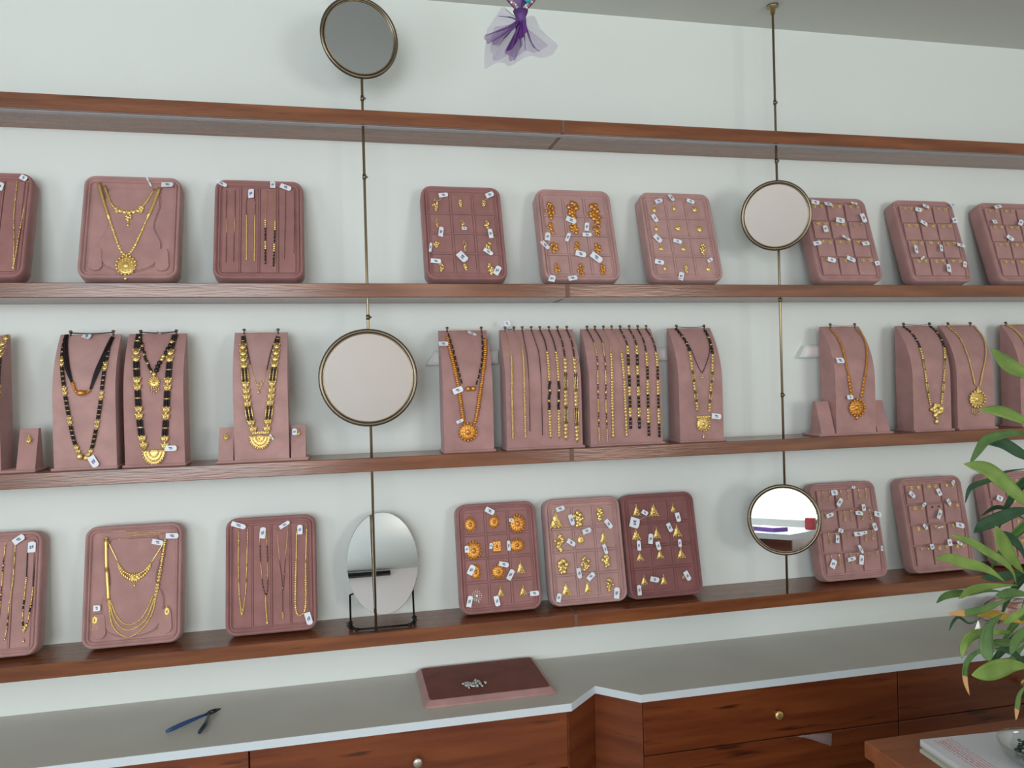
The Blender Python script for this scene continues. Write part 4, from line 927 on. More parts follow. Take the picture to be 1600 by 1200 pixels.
NL = {'A1': 'thin gold bead chain in the tray cut by left edge, upper shelf', 'A0': 'thin gold chain, leftmost, in the tray cut by left edge, upper shelf',
 'B1': 'long gold beaded necklace with diamond-shaped pendant in the upper bust tray', 'B2': 'short gold choker above the long necklace in the upper bust tray',
 'C1': 'fine dark red bead chain in first channel of the upper four-channel tray', 'C2': 'fine gold chain under a hanging tag, second channel, upper four-channel tray',
 'C3': 'chain with thick black bead sections, third channel, upper four-channel tray', 'C4': 'fine dark bead chain in fourth channel of the upper four-channel tray',
 'a1': 'wide gold and black necklace on the stand cut by left edge', 'b1': 'short black rope necklace with copper-gold beads at its centre',
 'b2': 'long slim black and gold necklace ending in two balls, below black rope', 'c1': 'wide black and gold plate necklace with a half-moon pendant',
 'c2': 'short black bead necklace with small round sun pendant and fringe', 'd1': 'wide golden necklace with crescent pendant on the stand left of large mirror',
 'd2': 'short fine chain with tiny ring pendant inside the wide golden necklace', 'e1': 'long copper-gold beaded necklace with a big round medallion',
 'e2': 'short dark chain with two copper-gold balls inside the medallion necklace',
 'f1': 'plain gold chains, leftmost pair on the left wide stand', 'f2': 'thin dark bead chains, second pair on the left wide stand',
 'f3': 'gold plate chains with dark patches, third pair on left wide stand', 'f4': 'broad gold and black chains, rightmost pair on left wide stand',
 'g1': 'thin dark and gold chains, leftmost pair on the right wide stand', 'g2': 'bright plain gold chains, second pair on the right wide stand',
 'g3': 'black banded chains with gold plates, third pair on right wide stand', 'g4': 'black banded gold chains, rightmost pair on the right wide stand',
 'h1': 'long gold necklace with round medallion and drop, beside the right rod', 'h2': 'short dark red bead necklace inside the round medallion necklace by the right rod',
 'i1': 'copper-gold beaded necklace with pointed medallion between empty earring blocks', 'j1': 'slim black and gold necklace with small floral pendant, right side stand',
 'k1': 'gold rope necklace with oval medallion, next to the plant leaves', 'l1': 'layered gold necklace on the stand cut by the right edge',
 'A31': 'fine gold chain in left visible channel of the lowest left tray', 'A32': 'black bead chain with gold centre in the lowest left tray',
 'B31': 'short gold choker with fan of leaves in the lowest bust tray', 'B32': 'three-layer long gold necklace in the lowest bust tray',
 'B33': 'gold filigree drop earring on left pad of the lowest bust tray', 'B34': 'gold filigree drop earring on right pad of the lowest bust tray',
 'C31': 'thin gold chain in first channel of the tray beside oval mirror', 'C32': 'fine chain with long gold tassel, second channel, tray beside oval mirror',
 'C33': 'dark Y-shaped chain in third channel of tray beside oval mirror', 'C34': 'thick gold link necklace in fourth channel, tray beside oval mirror'}
def frame(h):
    """root location/rotation of a holder and the y mapping of its surface"""
    if h in TR:
        d = TR[h]; return (d['xc'], d['yb'], d['z']), d['th'], -.0385
    x, w = ST[h]; return (x+w/2, 0, 1.381), 0, None
def place(name, label, cat, h, o, group):
    """Empty on the holder's surface at local (u,v)"""
    loc, th, sy = frame(h)
    M = Matrix.Translation(loc) @ Matrix.Rotation(-th, 4, 'X')
    y = sy if sy is not None else prof(o[1])-.002
    p = M @ Vector((o[0], y, o[1]))
    return thing(name, label, cat, p, (-th, 0, 0), group), y
def mapper(h):
    loc, th, sy = frame(h)
    return (lambda v: (v[0], sy+v[1], v[2])) if sy is not None else (lambda v: (v[0], prof(v[2])-.0025+v[1], v[2]))
WK = {'e1': 2.6, 'b2': 2.4, 'c1': 1.7, 'd1': 2.1, 'b1': 1.45, 'C1': 1.4, 'C4': 1.3, 'f2': 1.25, 'h2': 1.6, 'C33': 1.6, 'A1': 1.9, 'A0': 1.9, 'C32': 1.7, 'a1': 1.9, 'i1': 2.4}
for nk in D['necks']:
    h, key = nk['h'], nk['key']
    allp = [p for s in nk['s'] for p in s[0]]+[q[1:3] for q in nk['p']]
    o = (sum(p[0] for p in allp)/len(allp), min(p[1] for p in allp))
    ear = key in ('B33', 'B34')
    root, y0 = place('drop_earring' if ear else 'necklace', NL[key], 'earring' if ear else 'necklace', h, o, 'gold earrings' if ear else 'necklaces on display')
    fn = mapper(h); off = (o[0], y0, o[1])
    org = any(c == 'O' for s in nk['s'] for c in s[1]) or any(q[0] in ('suno', 'ballo') for q in nk['p'])
    runs = []
    for s in nk['s']:
        if runs and math.dist(runs[-1][-1][0][-1], s[0][0]) < .004: runs[-1].append(s)
        else: runs.append([s])
    for run in runs:
        g, b = MB(), MB()
        for s in run: strand(g, b, s[0], s[1], s[2]*WK.get(key, 2.2))
        dark = len(b.v) > len(g.v)
        main = None
        if g.v: main = g.build('gold_chain', ORANGE if org else GOLD, root, off, fn)
        if b.v: b.build('dark_beads', [BLACKB, DARKB], main if main is not None else root, off, fn)
    if nk['p']:
        p = MB()
        for q in nk['p']: gem(p, q[0], q[1], q[2], q[3], q[4], -.0008)
        p.build('pendant' if not ear else 'filigree_drop', ORANGE if org else GOLD, root, off, fn)
    for t in nk['t']: tagmesh(t[3], t[4], t[2], t[0], t[1], -.002, None, 'price_tag', root, off, fn)
    if nk['pins'] and h in ST:
        for q in nk['pins']:
            m = MB(); u = q[0]; z = SHT; m.tube([(u, -.052, z-.004), (u, -.052, z+.006)], .0022, 8); m.ball((u, -.052, z+.007), .0044, (1, 1, .7), 8, 5); m.tube([(u, -.056, z+.001), (u, -.056, z+.006)], .0018, 6)
            m.build('pin', BRONZE, stand_roots[h])
        a, c = nk['pins'][0][0], nk['pins'][-1][0]
        m = MB(); m.tube([(a+(c-a)*i/8, -.0575-.001*math.sin(i), SHT+.0035-.0025*math.sin(math.pi*i/8)) for i in range(9)], .0009 if key not in ('b1', 'c1') else .0016, 5)
        m.build('back_cord', BLACKB if key in ('b1', 'c1', 'h1', 'f1', 'j1') else GOLD, root, off)
# gold earrings hung on the small blocks
for key, h, u, v, label in (('a', 'a', 0, 0, 'small gold drop earring on the block beside the leftmost stand'), ('dl', 'd', 0, 0, 'gold drop earring on left block of the stand by large mirror'), ('dr', 'd', 0, 0, 'gold drop earring with tag on right block by large mirror')):
    x, z0, hh = {'a': (-.688, 1.381+.070, .024), 'dl': (-.2695, 1.381+.060, .026), 'dr': (-.105, 1.381+.064, .018)}[key]
    t = thing('drop_earring', label, 'earring', (x, -.103, z0), (-.30, 0, 0), 'gold earrings'); m = MB()
    gem(m, 'sun', 0, 0, .011, .012); m.ball((0, -.001, .009), .002); m.ball((0, -.001, .012), .0014); gem(m, 'fringe', 0, -.011, .006, hh*.35); m.build('filigree_drop', GOLD, t)
    if key == 'dr': tagmesh(.016, .011, 90, -.008, .002, -.001, .1, 'price_tag', t)

ROWN = ['top row', 'second row', 'third row', 'bottom row']; COLN = ['left', 'middle', 'right']
PD = {'D': 'the upper-shelf tray nearest left rod', 'E': 'the upper-shelf tray of copper-gold pendants', 'F': 'the upper-shelf tray left of mirror', 'D3': 'the lowest-shelf medallion tray', 'E3': 'the lowest-shelf pale pendant tray', 'F3': 'the tray of triangular pendants'}
KN = {'c': 'gold cluster', 'o': 'copper-gold cluster', 'r': 'small round gold', 'R': 'round copper-gold', 's': 'square copper-gold', 't': 'triangular gold', 'W': 'pale gold and white'}
for h, L in D['pendants'].items():
    for i, q in enumerate(L):
        x, z, w, hh, kind, tg = q
        root, y0 = place('pendant', '%s pendant, %s %s, in %s' % (KN[kind], ROWN[i//3], COLN[i % 3], PD[h]), 'pendant', h, (x, z), 'gold pendants in trays')
        fn = mapper(h); off = (x, y0, z); m = MB(); gem(m, kind, x, z, w, hh, -.0004)
        m.build('ornament', ORANGE if kind in 'oRs' else (PEARL if kind == 'W' else GOLD), root, off, fn)
        m = MB(); m.tube([(x+.0016*math.cos(a*.785), -.0016, z+hh/2+.002+.0016*math.sin(a*.785)) for a in range(8)], .0005, 4, closed=True); m.build('bail', GOLD, root, off, fn)
        if tg:
            tagmesh(tg[3], tg[4], tg[2], tg[0], tg[1], -.0015, None, 'price_tag', root, off, fn)
            m = MB(); m.tube([(x, -.0025, z+hh*.35*(1 if tg[1] > z else -1)), ((x+tg[0])/2+.001, -.004, (z+tg[1])/2), (tg[0], -.0035, tg[1])], .00035, 4); m.build('thread', TAGM, root, off, fn)

# ------------------------------------------------------------------ earrings, one of each kind, then copies
ED = {'G': 'upper tray behind the mirror', 'H': 'upper tray fully in view', 'I': 'upper tray cut by frame', 'G3': 'lowest tray beside the mirror', 'H3': 'lowest tray left of plant', 'I3': 'lowest tray behind the plant'}
protos = {}
for kind, w, hh in (('stud', .0086, .0086), ('heart', .009, .009), ('black_stud', .0095, .0095), ('dangle', .0138, .030), ('fringe_drop', .006, .018)):
    m = MB(); gem(m, 'stud' if kind == 'fringe_drop' else kind, 0, 0 if kind != 'dangle' else -.010, w if kind != 'fringe_drop' else .0068, hh, -.0005)
    if kind == 'fringe_drop': gem(m, 'fringe', 0, -.010, .0065, .012)
    me = m.build('tmp', [GOLD, STONE]); protos[kind] = me.data; bpy.data.objects.remove(me)
EK = {'stud': 'gold stud', 'heart': 'gold heart-shaped stud', 'black_stud': 'gold stud with black stone', 'dangle': 'long gold dangling earring', 'fringe_drop': 'small gold tassel earring'}
PADN = ['left', 'middle', 'right']
for h in ED:
    d = TR[h]; w, hh = d['w'], d['h']; iw, i0, i1 = w-.034, .018, hh-.020; cw, ch = iw/3, (i1-i0)/4; made = []
    for r in range(4):
        for c in range(3):
            if h in ('I', 'I3') and c == 2: continue
            for e in (0, 1):
                kind = 'stud'
                if h == 'G3': kind = 'dangle' if (r*3+c) % 4 != 3 else 'fringe_drop'
                if h == 'H3' and r == 1 and c == 1: kind = 'black_stud'
                if h == 'H3' and r == 3 and c == 0: kind = 'heart'
                if h == 'G' and r == 1 and c == 2: kind = 'fringe_drop'
                if h == 'I3': kind = ('fringe_drop', 'stud')[c]
                x = -iw/2+(c+.5)*cw+(.0118 if e else -.0118)+random.uniform(-.001, .001); z = i1-r*ch-.010+random.uniform(-.0012, .0012)
                if h == 'G3': z += .002
                loc, th, sy = frame(h); M = Matrix.Translation(loc) @ Matrix.Rotation(-th, 4, 'X'); yy = -T-.0012+.0006
                t = thing('earring', '%s %s, %s %s pad of %s' % (('left', 'right')[e], EK[kind], ROWN[r], PADN[c], ED[h]), 'earring', M @ Vector((x, yy, z)), (-th, random.uniform(-.15, .15), 0), 'gold earrings in trays')
                o = bpy.data.objects.new('ornament', protos[kind]); S.collection.objects.link(o); o.parent = t
                if kind == 'stud': s = random.uniform(1.35, 1.7); o.scale = (s, 1, s)
                made.append((x, z, t, yy))
    for tg in D['eartags'][h]:
        x, z, t, yy = min(made, key=lambda q: (q[0]-tg[0])**2+(q[1]-tg[1])**2)
        tagmesh(tg[3], tg[4], tg[2], tg[0]-x, tg[1]-z, -.0035, None, 'price_tag', t)
        m = MB(); m.tube([(0, -.002, 0), ((tg[0]-x)/2, -.006, (tg[1]-z)/2+.001), (tg[0]-x, -.0055, tg[1]-z)], .00035, 4); m.build('thread', TAGM, t)

# ------------------------------------------------------------------ oval mirror on a wire stand
t = thing('oval_table_mirror', 'frameless oval mirror leaning back in a black wire stand, lowest shelf', 'mirror', (.089, -.085, .9605))
tl = .27
def ov(a, rx, rz, y): return (rx*math.cos(a), y, rz*math.sin(a))
N = 56; m = MB(); rx, rz = .0880, .1255
ringsO = [[ov(2*math.pi*i/N, rx, rz, .003) for i in range(N)], [ov(2*math.pi*i/N, rx, rz, -.001) for i in range(N)], [ov(2*math.pi*i/N, rx-.0008, rz-.0008, -.0015) for i in range(N)]]
loft(m, ringsO)
for i in range(len(m.sm)): m.sm[i] = False
o = m.build('mirror_glass', MIRROR2, t); o.location = (0, .012, .151); o.rotation_euler = (-.28, 0, 0)
m = MB(); rw = .0026
m.tube([(-.070, -.033, .0035), (.062, -.033, .0035)], rw, 8)
for sx in (-1, 1):
    m.tube([(sx*.066-.004, -.033, .0035), (sx*.074-.004, -.022, .008), (sx*.078-.004, .0, .012), (sx*.078-.004, .012, .022), (sx*.078-.004, .022, .075)], rw, 8)
    m.tube([(sx*.074-.004, -.026, .003), (sx*.086-.004, .030, .003)], rw, 8); m.ball((sx*.078-.004, .0, .011), .006); m.ball((sx*.064-.004, -.033, .004), .0045, (1.6, 1, 1))
m.tube([(-.082, .022, .074), (-.060, .024, .080), (.052, .024, .080), (.074, .022, .074)], rw*.8, 8)
m.build('wire_stand', BLACKM, t)

# ------------------------------------------------------------------ counter
Zc = .8013
t = thing('worktop', 'long grey laminate worktop with a pale edge and a V-shaped notch', 'worktop', (0, 0, 0))
front = [(RX0+.002, -.2975), (.5046, -.2975), (.590, -.2155), (.676, -.2975), (RX1-.002, -.2975)]
m = MB(); m.prism([(x, y+.0018) for x, y in front]+[(RX1-.002, -.0005), (RX0+.002, -.0005)], Zc-.018, Zc); m.build('top_panel', TOP, t)
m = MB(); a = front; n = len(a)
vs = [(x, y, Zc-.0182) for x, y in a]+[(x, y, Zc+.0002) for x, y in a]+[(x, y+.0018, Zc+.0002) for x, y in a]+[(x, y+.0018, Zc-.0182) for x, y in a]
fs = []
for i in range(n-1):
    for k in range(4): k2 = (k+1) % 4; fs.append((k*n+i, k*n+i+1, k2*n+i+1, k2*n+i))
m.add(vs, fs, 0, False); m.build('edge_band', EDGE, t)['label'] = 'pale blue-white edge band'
def knob(par, x, z, mm, r=.0105):
    m = MB(); m.lathe([(.0045, 0), (.004, .010), (r*.8, .014), (r, .017), (r, .021), (r*.9, .0225), (r*.05, .0228)], (x, 0, z), 20, 'y'); o = m.build('knob', mm, par); return o
def cabinet(x0, x1, label, kx=None, km=BRKNOB):
    t = thing('drawer_cabinet', label, 'cabinet', ((x0+x1)/2, 0, 0), group='counter cabinets'); c = (x0+x1)/2; w = (x1-x0)/2
    m = MB(); m.box((-w, -.268, .08), (w, -.001, Zc-.0185)); m.build('carcass', GAP, t)
    m = MB(); m.box((-w, -.25, 0), (w, -.24, .0795)); m.build('plinth', WOODD, t)
    for z0, z1 in ((.6505, Zc-.0215), (.375, .6475), (.09, .372)):
        m = MB(); m.bbox((-w+.0015, -.2885, z0), (w-.0015, -.2685, z1), .001); dr = m.build('drawer', WOODD, t)
        k = knob(dr, (kx if kx is not None else c)-c, (z0+z1)/2+(.0 if z0 > .6 else .02), km); k.location = (0, -.2887, 0)
cabinet(-1.13, -.2135, 'reddish wooden drawer cabinet at the lower left edge, left of the knobbed one')
cabinet(-.2135, .497, 'reddish wooden drawer cabinet with nickel knob, left of the counter notch', .1437, STEELK)
cabinet(.684, 1.388, 'reddish wooden drawer cabinet with brass knob, right of the counter notch', 1.033)
cabinet(1.388, 2.13, 'reddish wooden drawer cabinet behind the plant, under the counter', 1.760)
t = thing('notch_panels', 'two angled reddish wooden panels lining the notch in the counter', 'panel', (.59, -.2, 0))
for nm, a, b in (('left_panel', (.4985, -.2885), (.5895, -.2030)), ('right_panel', (.5905, -.2030), (.6825, -.2885))):
    dx, dy = b[0]-a[0], b[1]-a[1]; L = math.hypot(dx, dy); m = MB(); m.box((0, 0, .005), (L, .012, Zc-.019)); o = m.build('side_panel', WOODD, t)
    o.location = (a[0]-.59, a[1]+.2, 0); o.rotation_euler = (0, 0, math.atan2(dy, dx))
# velvet pad and silver piece
t = thing('velvet_pad', 'brownish mauve rectangular velvet pad lying on the grey worktop', 'tray', (.3285, -.121, Zc+.0005))
m = MB(); a, b = .158, .115
R4 = lambda i, z, e=.006: [(-a+i+e, -b+i, z), (a-i-e, -b+i, z), (a-i, -b+i+e, z), (a-i, b-i-e, z), (a-i-e, b-i, z), (-a+i+e, b-i, z), (-a+i, b-i-e, z), (-a+i, -b+i+e, z)]
loft(m, [R4(0, 0), R4(-.001, .004), R4(.0, .005), R4(.002, .006), R4(.006, .012), R4(.012, .0145)], capf=False)
m.build('body', VELM, t)
m = MB(); loft(m, [R4(.012, .0146), R4(.016, .0125), R4(.018, .0125)]); m.build('inlay', VELB, t)['label'] = 'darker sunken velvet surface'
m = MB(); random.seed(5)
for i in range(44):
    a = random.uniform(0, 6.28); r = random.uniform(0, .024); q = random.uniform(.003, .007); cx, cy, cz = r*1.4*math.cos(a), r*.9*math.sin(a), .003+random.uniform(0, .005); ph = random.uniform(0, 3)
    m.tube([(cx+q*math.cos(j*.524)*math.cos(ph), cy+q*math.cos(j*.524)*math.sin(ph), cz+q*.45*math.sin(j*.524)) for j in range(12)], .0007, 5, closed=True)
    m.ball((cx, cy, cz), .0028)
o = m.build('silver_ornament', SILVER); o.location = (.294, -.165, Zc+.0005+.0125); tagp(o, 'small tangled silver ornament lying on the velvet pad', 'jewellery')
# pliers
t = thing('pliers', 'small pliers with blue and dark handles lying open on the worktop', 'pliers', (-.318, -.135, Zc+.0065))
m = MB(); m.tube([(0, .002, 0), (-.018, -.016, .001), (-.045, -.042, .001), (-.066, -.062, 0), (-.076, -.073, 0)], [.003, .0036, .0048, .0048, .0035], 8); m.build('blue_handle', mat('blue_grip', (.03, .07, .20), .35), t)
m = MB(); m.tube([(0, .002, 0), (.002, -.030, .001), (.002, -.060, .001), (-.004, -.098, 0)], [.003, .0036, .0048, .0038], 8); m.build('dark_handle', mat('dark_grip', (.02, .028, .05), .35), t)
m = MB(); m.ball((0, .003, 0), .0065, (1, 1, .6), 10, 6); m.tube([(0, .003, .001), (.009, .012, .001), (.022, .022, 0)], [.0045, .004, .0012], 6); m.tube([(0, .003, -.001), (.010, .010, -.001), (.022, .021, -.001)], [.0045, .004, .0012], 6); m.build('jaws', mat('dark_steel', (.06, .065, .07), .3, .9), t)
# scrap of plastic caught in the drawer
m = MB(); m.add([(0, -.001, 0), (.05, -.0035, .001), (.100, -.001, -.004), (.096, -.004, -.036), (.060, -.006, -.020), (.03, -.003, -.008)], [(0, 1, 5), (1, 4, 5), (1, 2, 4), (2, 3, 4)], 0)
o = m.build('plastic_scrap', CLEAR); o.location = (1.09, -.2895, .6485)
md = o.modifiers.new('s', 'SOLIDIFY'); md.thickness = .0004
tagp(o, 'clear plastic bag corner caught in a drawer gap below brass knob', 'plastic bag')
# wall fittings
def fitting(x0, x1, label, slant=True):
    m = MB(); z0, z1 = 1.6035, 1.640; e = .024 if slant else .001
    a = [(x0, 0, z0), (x1, 0, z0), (x1, 0, z1), (x0+e, 0, z1)]
    loft(m, [[(x, -.0005, z) for x, y, z in a], [(x, -.018, z) for x, y, z in a], [(x+(.002 if k in (0, 3) else -.002), -.020, z+(.002 if k < 2 else -.002)) for k, (x, y, z) in enumerate(a)]])
    for i in range(len(m.sm)): m.sm[i] = False
    o = thing('wall_fitting', label, 'wall fitting', (0, 0, 0), group='white wall fittings'); m.build('cover', WHITE, o)
    b = [(x0+.018, -.0203, z0+.008), (x1-.01, -.0203, z0+.008), (x1-.01, -.0203, z1-.008), (x0+.026, -.0203, z1-.008)]; m = MB(); m.add(b, [(0, 1, 2, 3)], 0, False); m.build('face_plate', LED if False else PINKW, o)
fitting(.215, .409, 'white slant-ended wall fitting behind the copper-gold medallion necklace stand')
fitting(.700, .893, 'white wall fitting showing between wide chain stand and round medallion stand', False)
fitting(1.299, 1.49, 'white slant-ended wall fitting behind the stand with empty earring blocks')

# ------------------------------------------------------------------ table, papers, bowl, plant in the foreground
tx, ty, tz = .8905, -.8175, .90
t = thing('wooden_table', 'reddish brown wooden table at the lower right, in front of counter', 'table', (tx, ty, 0))
m = MB(); m.bbox((0, -.75, tz-.03), (1.1, 0, tz), .002); m.build('tabletop', WOODT, t)
m = MB(); m.box((.012, -.738, .06), (1.088, -.012, tz-.0305)); m.build('cabinet_body', WOODT, t)
m = MB(); m.box((.03, -.72, 0), (1.07, -.03, .0595)); m.build('plinth', WOODD, t)
t = thing('receipt_pads', 'stack of white and cream paper pads with pink printing', 'paper pad', (.957, -.877, tz+.0005), (0, 0, -.07))
rows = [(0, .006, CREAM, .000, -.004), (.0063, .0115, CREAM, .006, .003), (.0118, .0195, PAPER, .004, .0)]
for z0, z1, mm, dx, dy in rows:
    m = MB(); m.box((dx-.004, -.20+dy, z0), (.23+dx, dy, z1)); m.build('pad', mm, t)
m = MB(); random.seed(3)
for r in range(6):
    x = .020+r*.0062; y = -.006-random.uniform(0, .006)
    while y > -.17:
        l = random.uniform(.003, .012); m.box((x, y-l, .0196), (x+(.0022 if r in (1, 2) else .0012), y, .01975)); y -= l+random.uniform(.001, .003)
m.build('printed_text', REDINK, t)['label'] = 'small pink printed lines of text'
t = thing('glass_bowl', 'clear glass bowl of dark stones with gold, on the papers', 'bowl', (1.075, -1.000, tz+.0205))
m = MB(); m.lathe([(.025, 0), (.036, .003), (.050, .012), (.057, .026), (.059, .033), (.0575, .034), (.0545, .026), (.048, .013), (.034, .005), (.002, .004)], (0, 0, 0), 40, cap=False); m.build('bowl', BOWLG, t)
m = MB(); random.seed(9)
for i in range(60):
    a = random.uniform(0, 6.28); r = .034*random.random()**.5; m.ball((r*math.cos(a), r*math.sin(a), .012+random.uniform(0, .012)), random.uniform(.003, .006), (1, 1, .7), 6, 4, 1 if i % 7 == 0 else 0)
o = m.build('stones', [STONE, GOLD]); o.location = (1.075, -1.000, tz+.0205); tagp(o, 'dark stones and gold bits lying inside the glass bowl', 'stones'); o['kind'] = 'stuff'
# crumpled packet on the counter behind the plant
def blob(name, label, cat, loc, sc, mm, seed, n=14, k=.35):
    random.seed(seed); m = MB(); m.ball((0, 0, 0), 1, (1, 1, 1), n, 8); vs = []
    for v in m.v:
        q = 1+random.uniform(-k, k*.4); vs.append((v[0]*q*sc[0], v[1]*q*sc[1], max(v[2]*q*sc[2], -sc[2]*.85)+sc[2]*.85))
    m.v = vs; m.sm = [False]*len(m.sm); o = m.build(name, mm); o.location = loc; return tagp(o, label, cat)
blob('plastic_packet', 'crumpled red-printed clear plastic packet on the worktop behind the plant', 'packet', (1.93, -.085, Zc+.001), (.085, .05, .036), BAGM, 4)
m = MB(); m.lathe([(.016, 0), (.015, .001), (.002, .030), (.0005, .031)][::1], (0, 0, 0), 4, sx=1, sy=.5); m.sm = [False]*len(m.sm)
o = m.build('foil_pouch', SILVER); o.location = (1.775, -.145, Zc+.001); tagp(o, 'small shiny silver foil pouch on the worktop beside plant leaves', 'pouch')
# plant
px_, py_ = 1.245, -.93
t = thing('potted_plant', 'leafy green lucky bamboo plant at the right edge, on wooden table', 'plant', (px_, py_, tz+.001))
m = MB(); m.lathe([(.045, 0), (.055, .01), (.062, .07), (.066, .11), (.060, .112), (.056, .10), (.002, .098)], (0, 0, 0), 32, cap=False); m.build('pot', POT, t)
for sx, sy, hh, lean in ((-.028, .01, .50, -.012), (-.018, -.02, .72, .03), (.012, .02, .60, .05), (.02, -.01, .42, .06)):
    m = MB(); P = [(sx+lean*q/10, sy, .09+(hh-.09)*q/10) for q in range(11)]; m.tube(P, .0055, 10)
    for q in range(1, 10, 2): m.tube([Vector(P[q])-Vector((0, 0, .0015)), Vector(P[q])+Vector((0, 0, .0015))], .0068, 10)
    m.build('stalk', STALK, t)
extra = [([(px_+a, py_+b, z0), (px_+a-dx*.5, py_+b+.02, z0+.03), (px_+a-dx, py_+b+.03, z0-.01), (px_+a-dx*1.35, py_+b+.03, z0-.06)], .010, c) for a, b, dx, z0, c in ((-.02, .03, .07, 1.16, 'dark'), (-.01, .02, .10, 1.25, 'mid'), (.0, .03, .09, 1.10, 'mid'), (-.02, .04, .06, 1.32, 'dark'), (.0, .04, .11, 1.05, 'dark'), (-.01, -.01, .07, 1.20, 'mid'))]
for pts, hw, col in list(D['leaves'])+extra:
    P = spline(pts, 16); m = MB(); vs = []; n = len(P); base = Vector((px_, py_, tz))
    vd = Vector((0, -1, 0)); tipn = 4 if col == 'tip' else 0
    for i, p in enumerate(P):
        s = i/(n-1); tt = (P[min(i+1, n-1)]-P[max(i-1, 0)]).normalized(); side = tt.cross(vd)
        side = side.normalized() if side.length > 1e-4 else Vector((1, 0, 0)); side = (side+vd*.25).normalized()
        w = 1.25*hw*(math.sin(math.pi*min(1, (s*.96+.005))**.72))**1.15
        fold = Vector((0, .25*w, 0))
        p = p-base
        for off in (-1, -.5, 0, .5, 1): vs.append(p+side*off*w-fold*abs(off)*1.0)
    fs = [(i*5+k, i*5+k+1, i*5+6+k, i*5+5+k) for i in range(n-1) for k in range(4)]
    m.add(vs, fs)
    if tipn:
        for q in range(tipn*4): m.m[q] = 1
    o = m.build('leaf', [LEAFC[col], TIPM], t); md = o.modifiers.new('s', 'SOLIDIFY'); md.thickness = .0006

# ------------------------------------------------------------------ purple pouch hanging from the ceiling
PK = D['pouch']; kx, kz = .2885, 2.118; py0 = -.85
t = thing('tulle_favour', 'purple sheer tulle pouch with beaded heart, hanging from the ceiling', 'ornament', (kx, py0, kz))
def fan(pts, depth, waves, ph, mm, name, rows=9, yo=0):
    m = MB(); vs = []; n = len(pts)
    P = [Vector((a[0], 0, a[1])).lerp(Vector((b[0], 0, b[1])), q/4) for a, b in zip(pts, pts[1:]) for q in range(4)]+[Vector((pts[-1][0], 0, pts[-1][1]))]; n = len(P)
    for j in range(rows+1):
        f = .10+.90*j/rows
        for i, p in enumerate(P):
            dx, dz = p.x-kx, p.z-kz; vs.append((dx*f, yo+depth*math.sin(i/n*waves*6.28+ph)*f**.7, dz*f))
    m.add(vs, [(j*n+i, j*n+i+1, (j+1)*n+i+1, (j+1)*n+i) for j in range(rows) for i in range(n-1)])
    return m.build(name, mm, t)
fan(PK, .010, 6, 0, TULLE, 'outer_skirt')
sc = lambda L, s: [(kx+(x-kx)*s, kz+(z-kz)*s) for x, z in L]
fan(sc(PK[5:20], .80), .008, 5, 1, TULLE, 'inner_skirt', yo=.006)
def pp(L): return [(kx+(x-800)/8*.000975, kz-(y-215)/8*.000975) for x, y in L]
fan(pp([(300, 470), (330, 560), (400, 545), (450, 590), (560, 470)]), .004, 4, 0, TULLE2, 'fold', yo=-.008)
fan(pp([(560, 640), (600, 700), (640, 770), (700, 740), (760, 600), (790, 560)]), .004, 4, 0, TULLE2, 'fold', yo=-.008)
fan(pp([(575, 640), (640, 640), (690, 560), (760, 480), (860, 380)]), .004, 3, 0, TULLE3, 'gathered_cloth', yo=-.012)
for L in ([(740, 250), (600, 350), (440, 420), (310, 470)], [(750, 270), (600, 440), (480, 590)], [(760, 260), (650, 220), (490, 215)], [(760, 300), (680, 480), (580, 660)], [(800, 300), (820, 450), (825, 620)], [(780, 300), (770, 450), (755, 600)], [(830, 280), (900, 500), (960, 590), (1020, 625)], [(700, 300), (560, 430), (400, 540)]):
    q = pp(L); m = MB(); m.tube([(x-kx, -.011, z-kz) for x, z in [(p[0], p[2]) for p in spline([(a, 0, b) for a, b in q], 12)]], [.0016]*4+[.0011]*4+[.0005]*5, 5); m.build('pleat', PURPLE, t)
m = MB(); m.lathe([(.004, -.024), (.009, -.014), (.0085, 0), (.008, .006), (.012, .016)], (0, 0, 0), 16); m.build('knot', PURPLE, t)
# heart-shaped beaded body above the knot
m = MB(); HB = []
for i in range(64):
    a = 2*math.pi*i/64; HB.append((.0016*16*math.sin(a)**3*1.05, 0, .0020*(13*math.cos(a)-5*math.cos(2*a)-2*math.cos(3*a)-math.cos(4*a))+.040))
m.tube(HB, .0022, 6, closed=True); m.build('heart_wire', PURPLE, t)
m = MB(); random.seed(2)
for i in range(0, 64): p = HB[i]; m.ball((p[0]*.98, -.003, p[2]), .0019, (1, 1, 1), 6, 4, i % 3 == 0)
for i in range(0, 64, 2): p = HB[i]; m.ball((p[0]*.85, -.002, (p[2]-.04)*.86+.041), .0016, (1, 1, 1), 6, 4, i % 4 == 0)
m.build('bead_trim', [PINKB, PEARL], t)
m = MB(); n = 64; m.add([(p[0]*.72, -.001, (p[2]-.04)*.74+.040) for p in HB]+[(0, -.008, .035)], [(i, (i+1) % n, n) for i in range(n)]); m.build('satin_panel', PURPLE, t)
m = MB(); m.ball((.009, -.012, .030), .0055, (1, .8, 1), 12, 8); m.build('teal_bead', TEAL, t)
m = MB(); m.tube([(0, 0, .075), (0, 0, RZ-kz-.001)], .0008, 6); m.build('hanging_string', PURPLE, t)

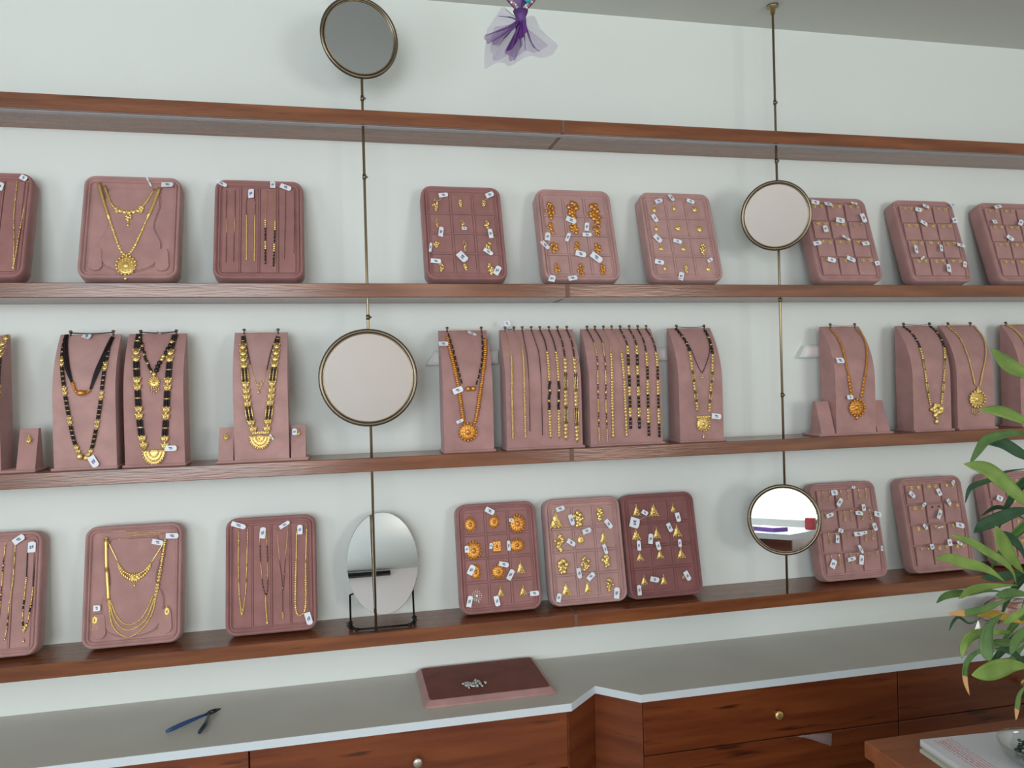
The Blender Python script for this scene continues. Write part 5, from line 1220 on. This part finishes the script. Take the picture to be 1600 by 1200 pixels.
# ------------------------------------------------------------------ across the room (seen in the mirrors)
t = thing('ceiling_lamp', 'round opal glass lamp under the ceiling near the street wall', 'lamp', (.62, -3.3, RZ-.001))  # fixture shows in the oval mirror; its glow is added
m = MB(); m.lathe([(.06, -.02), (.062, 0)], (0, 0, 0), 24); m.build('base', WHITE, t)
opal = mat('opal_glass', (.9, .86, .8), .3); opal.node_tree.nodes['Principled BSDF'].inputs['Emission Color'].default_value = (1, .9, .82, 1); opal.node_tree.nodes['Principled BSDF'].inputs['Emission Strength'].default_value = 1.2
m = MB(); m.ball((0, 0, -.10), .085, (1, 1, 1), 24, 14); m.build('globe', opal, t)
L = bpy.data.lights.new('wall_fill_light', 'POINT'); L.energy = 8; L.color = (1, .88, .82); L.shadow_soft_size = .09; lo = bpy.data.objects.new('wall_fill_light', L); S.collection.objects.link(lo); lo.location = (.62, -3.3, RZ-.30)  # fill light added to brighten the street wall the mirrors reflect
t = thing('sales_counter', 'white-topped brown counter under the street window, seen in small mirror', 'counter', (-1.15, -3.95, 0))
m = MB(); m.box((-.95, -.34, .78), (.98, .34, .82)); m.build('counter_top', EDGE, t)
m = MB(); m.box((-.90, -.30, 0), (.62, .30, .7795)); m.build('counter_body', WOODT, t)
m = MB(); m.box((.62, .20, 0), (.94, .22, .7795)); m.build('end_panel', WOODD, t)
m = MB(); m.box((-.11, -.08, 0), (.11, .08, .03)); o = m.build('book', mat('purple_cover', (.16, .05, .35), .4)); o.location = (-.42, -3.84, .8205); o.rotation_euler = (0, 0, .3); tagp(o, 'purple book lying on the counter across the shop', 'book')
m = MB(); m.box((-.13, -.09, 0), (.13, .09, .006)); o = m.build('envelope', mat('yellow_paper', (.75, .5, .08), .6)); o.location = (-.62, -4.02, .8205); o.rotation_euler = (0, 0, -.2); tagp(o, 'yellow envelope on the counter across the shop', 'envelope')
m = MB(); m.bbox((-.035, -.03, 0), (.035, .03, .09), .004); o = m.build('box', mat('red_card', (.45, .04, .05), .4)); o.location = (-.22, -4.16, .8205); tagp(o, 'small red box on the counter across the shop', 'box')
bpy.context.view_layer.update()
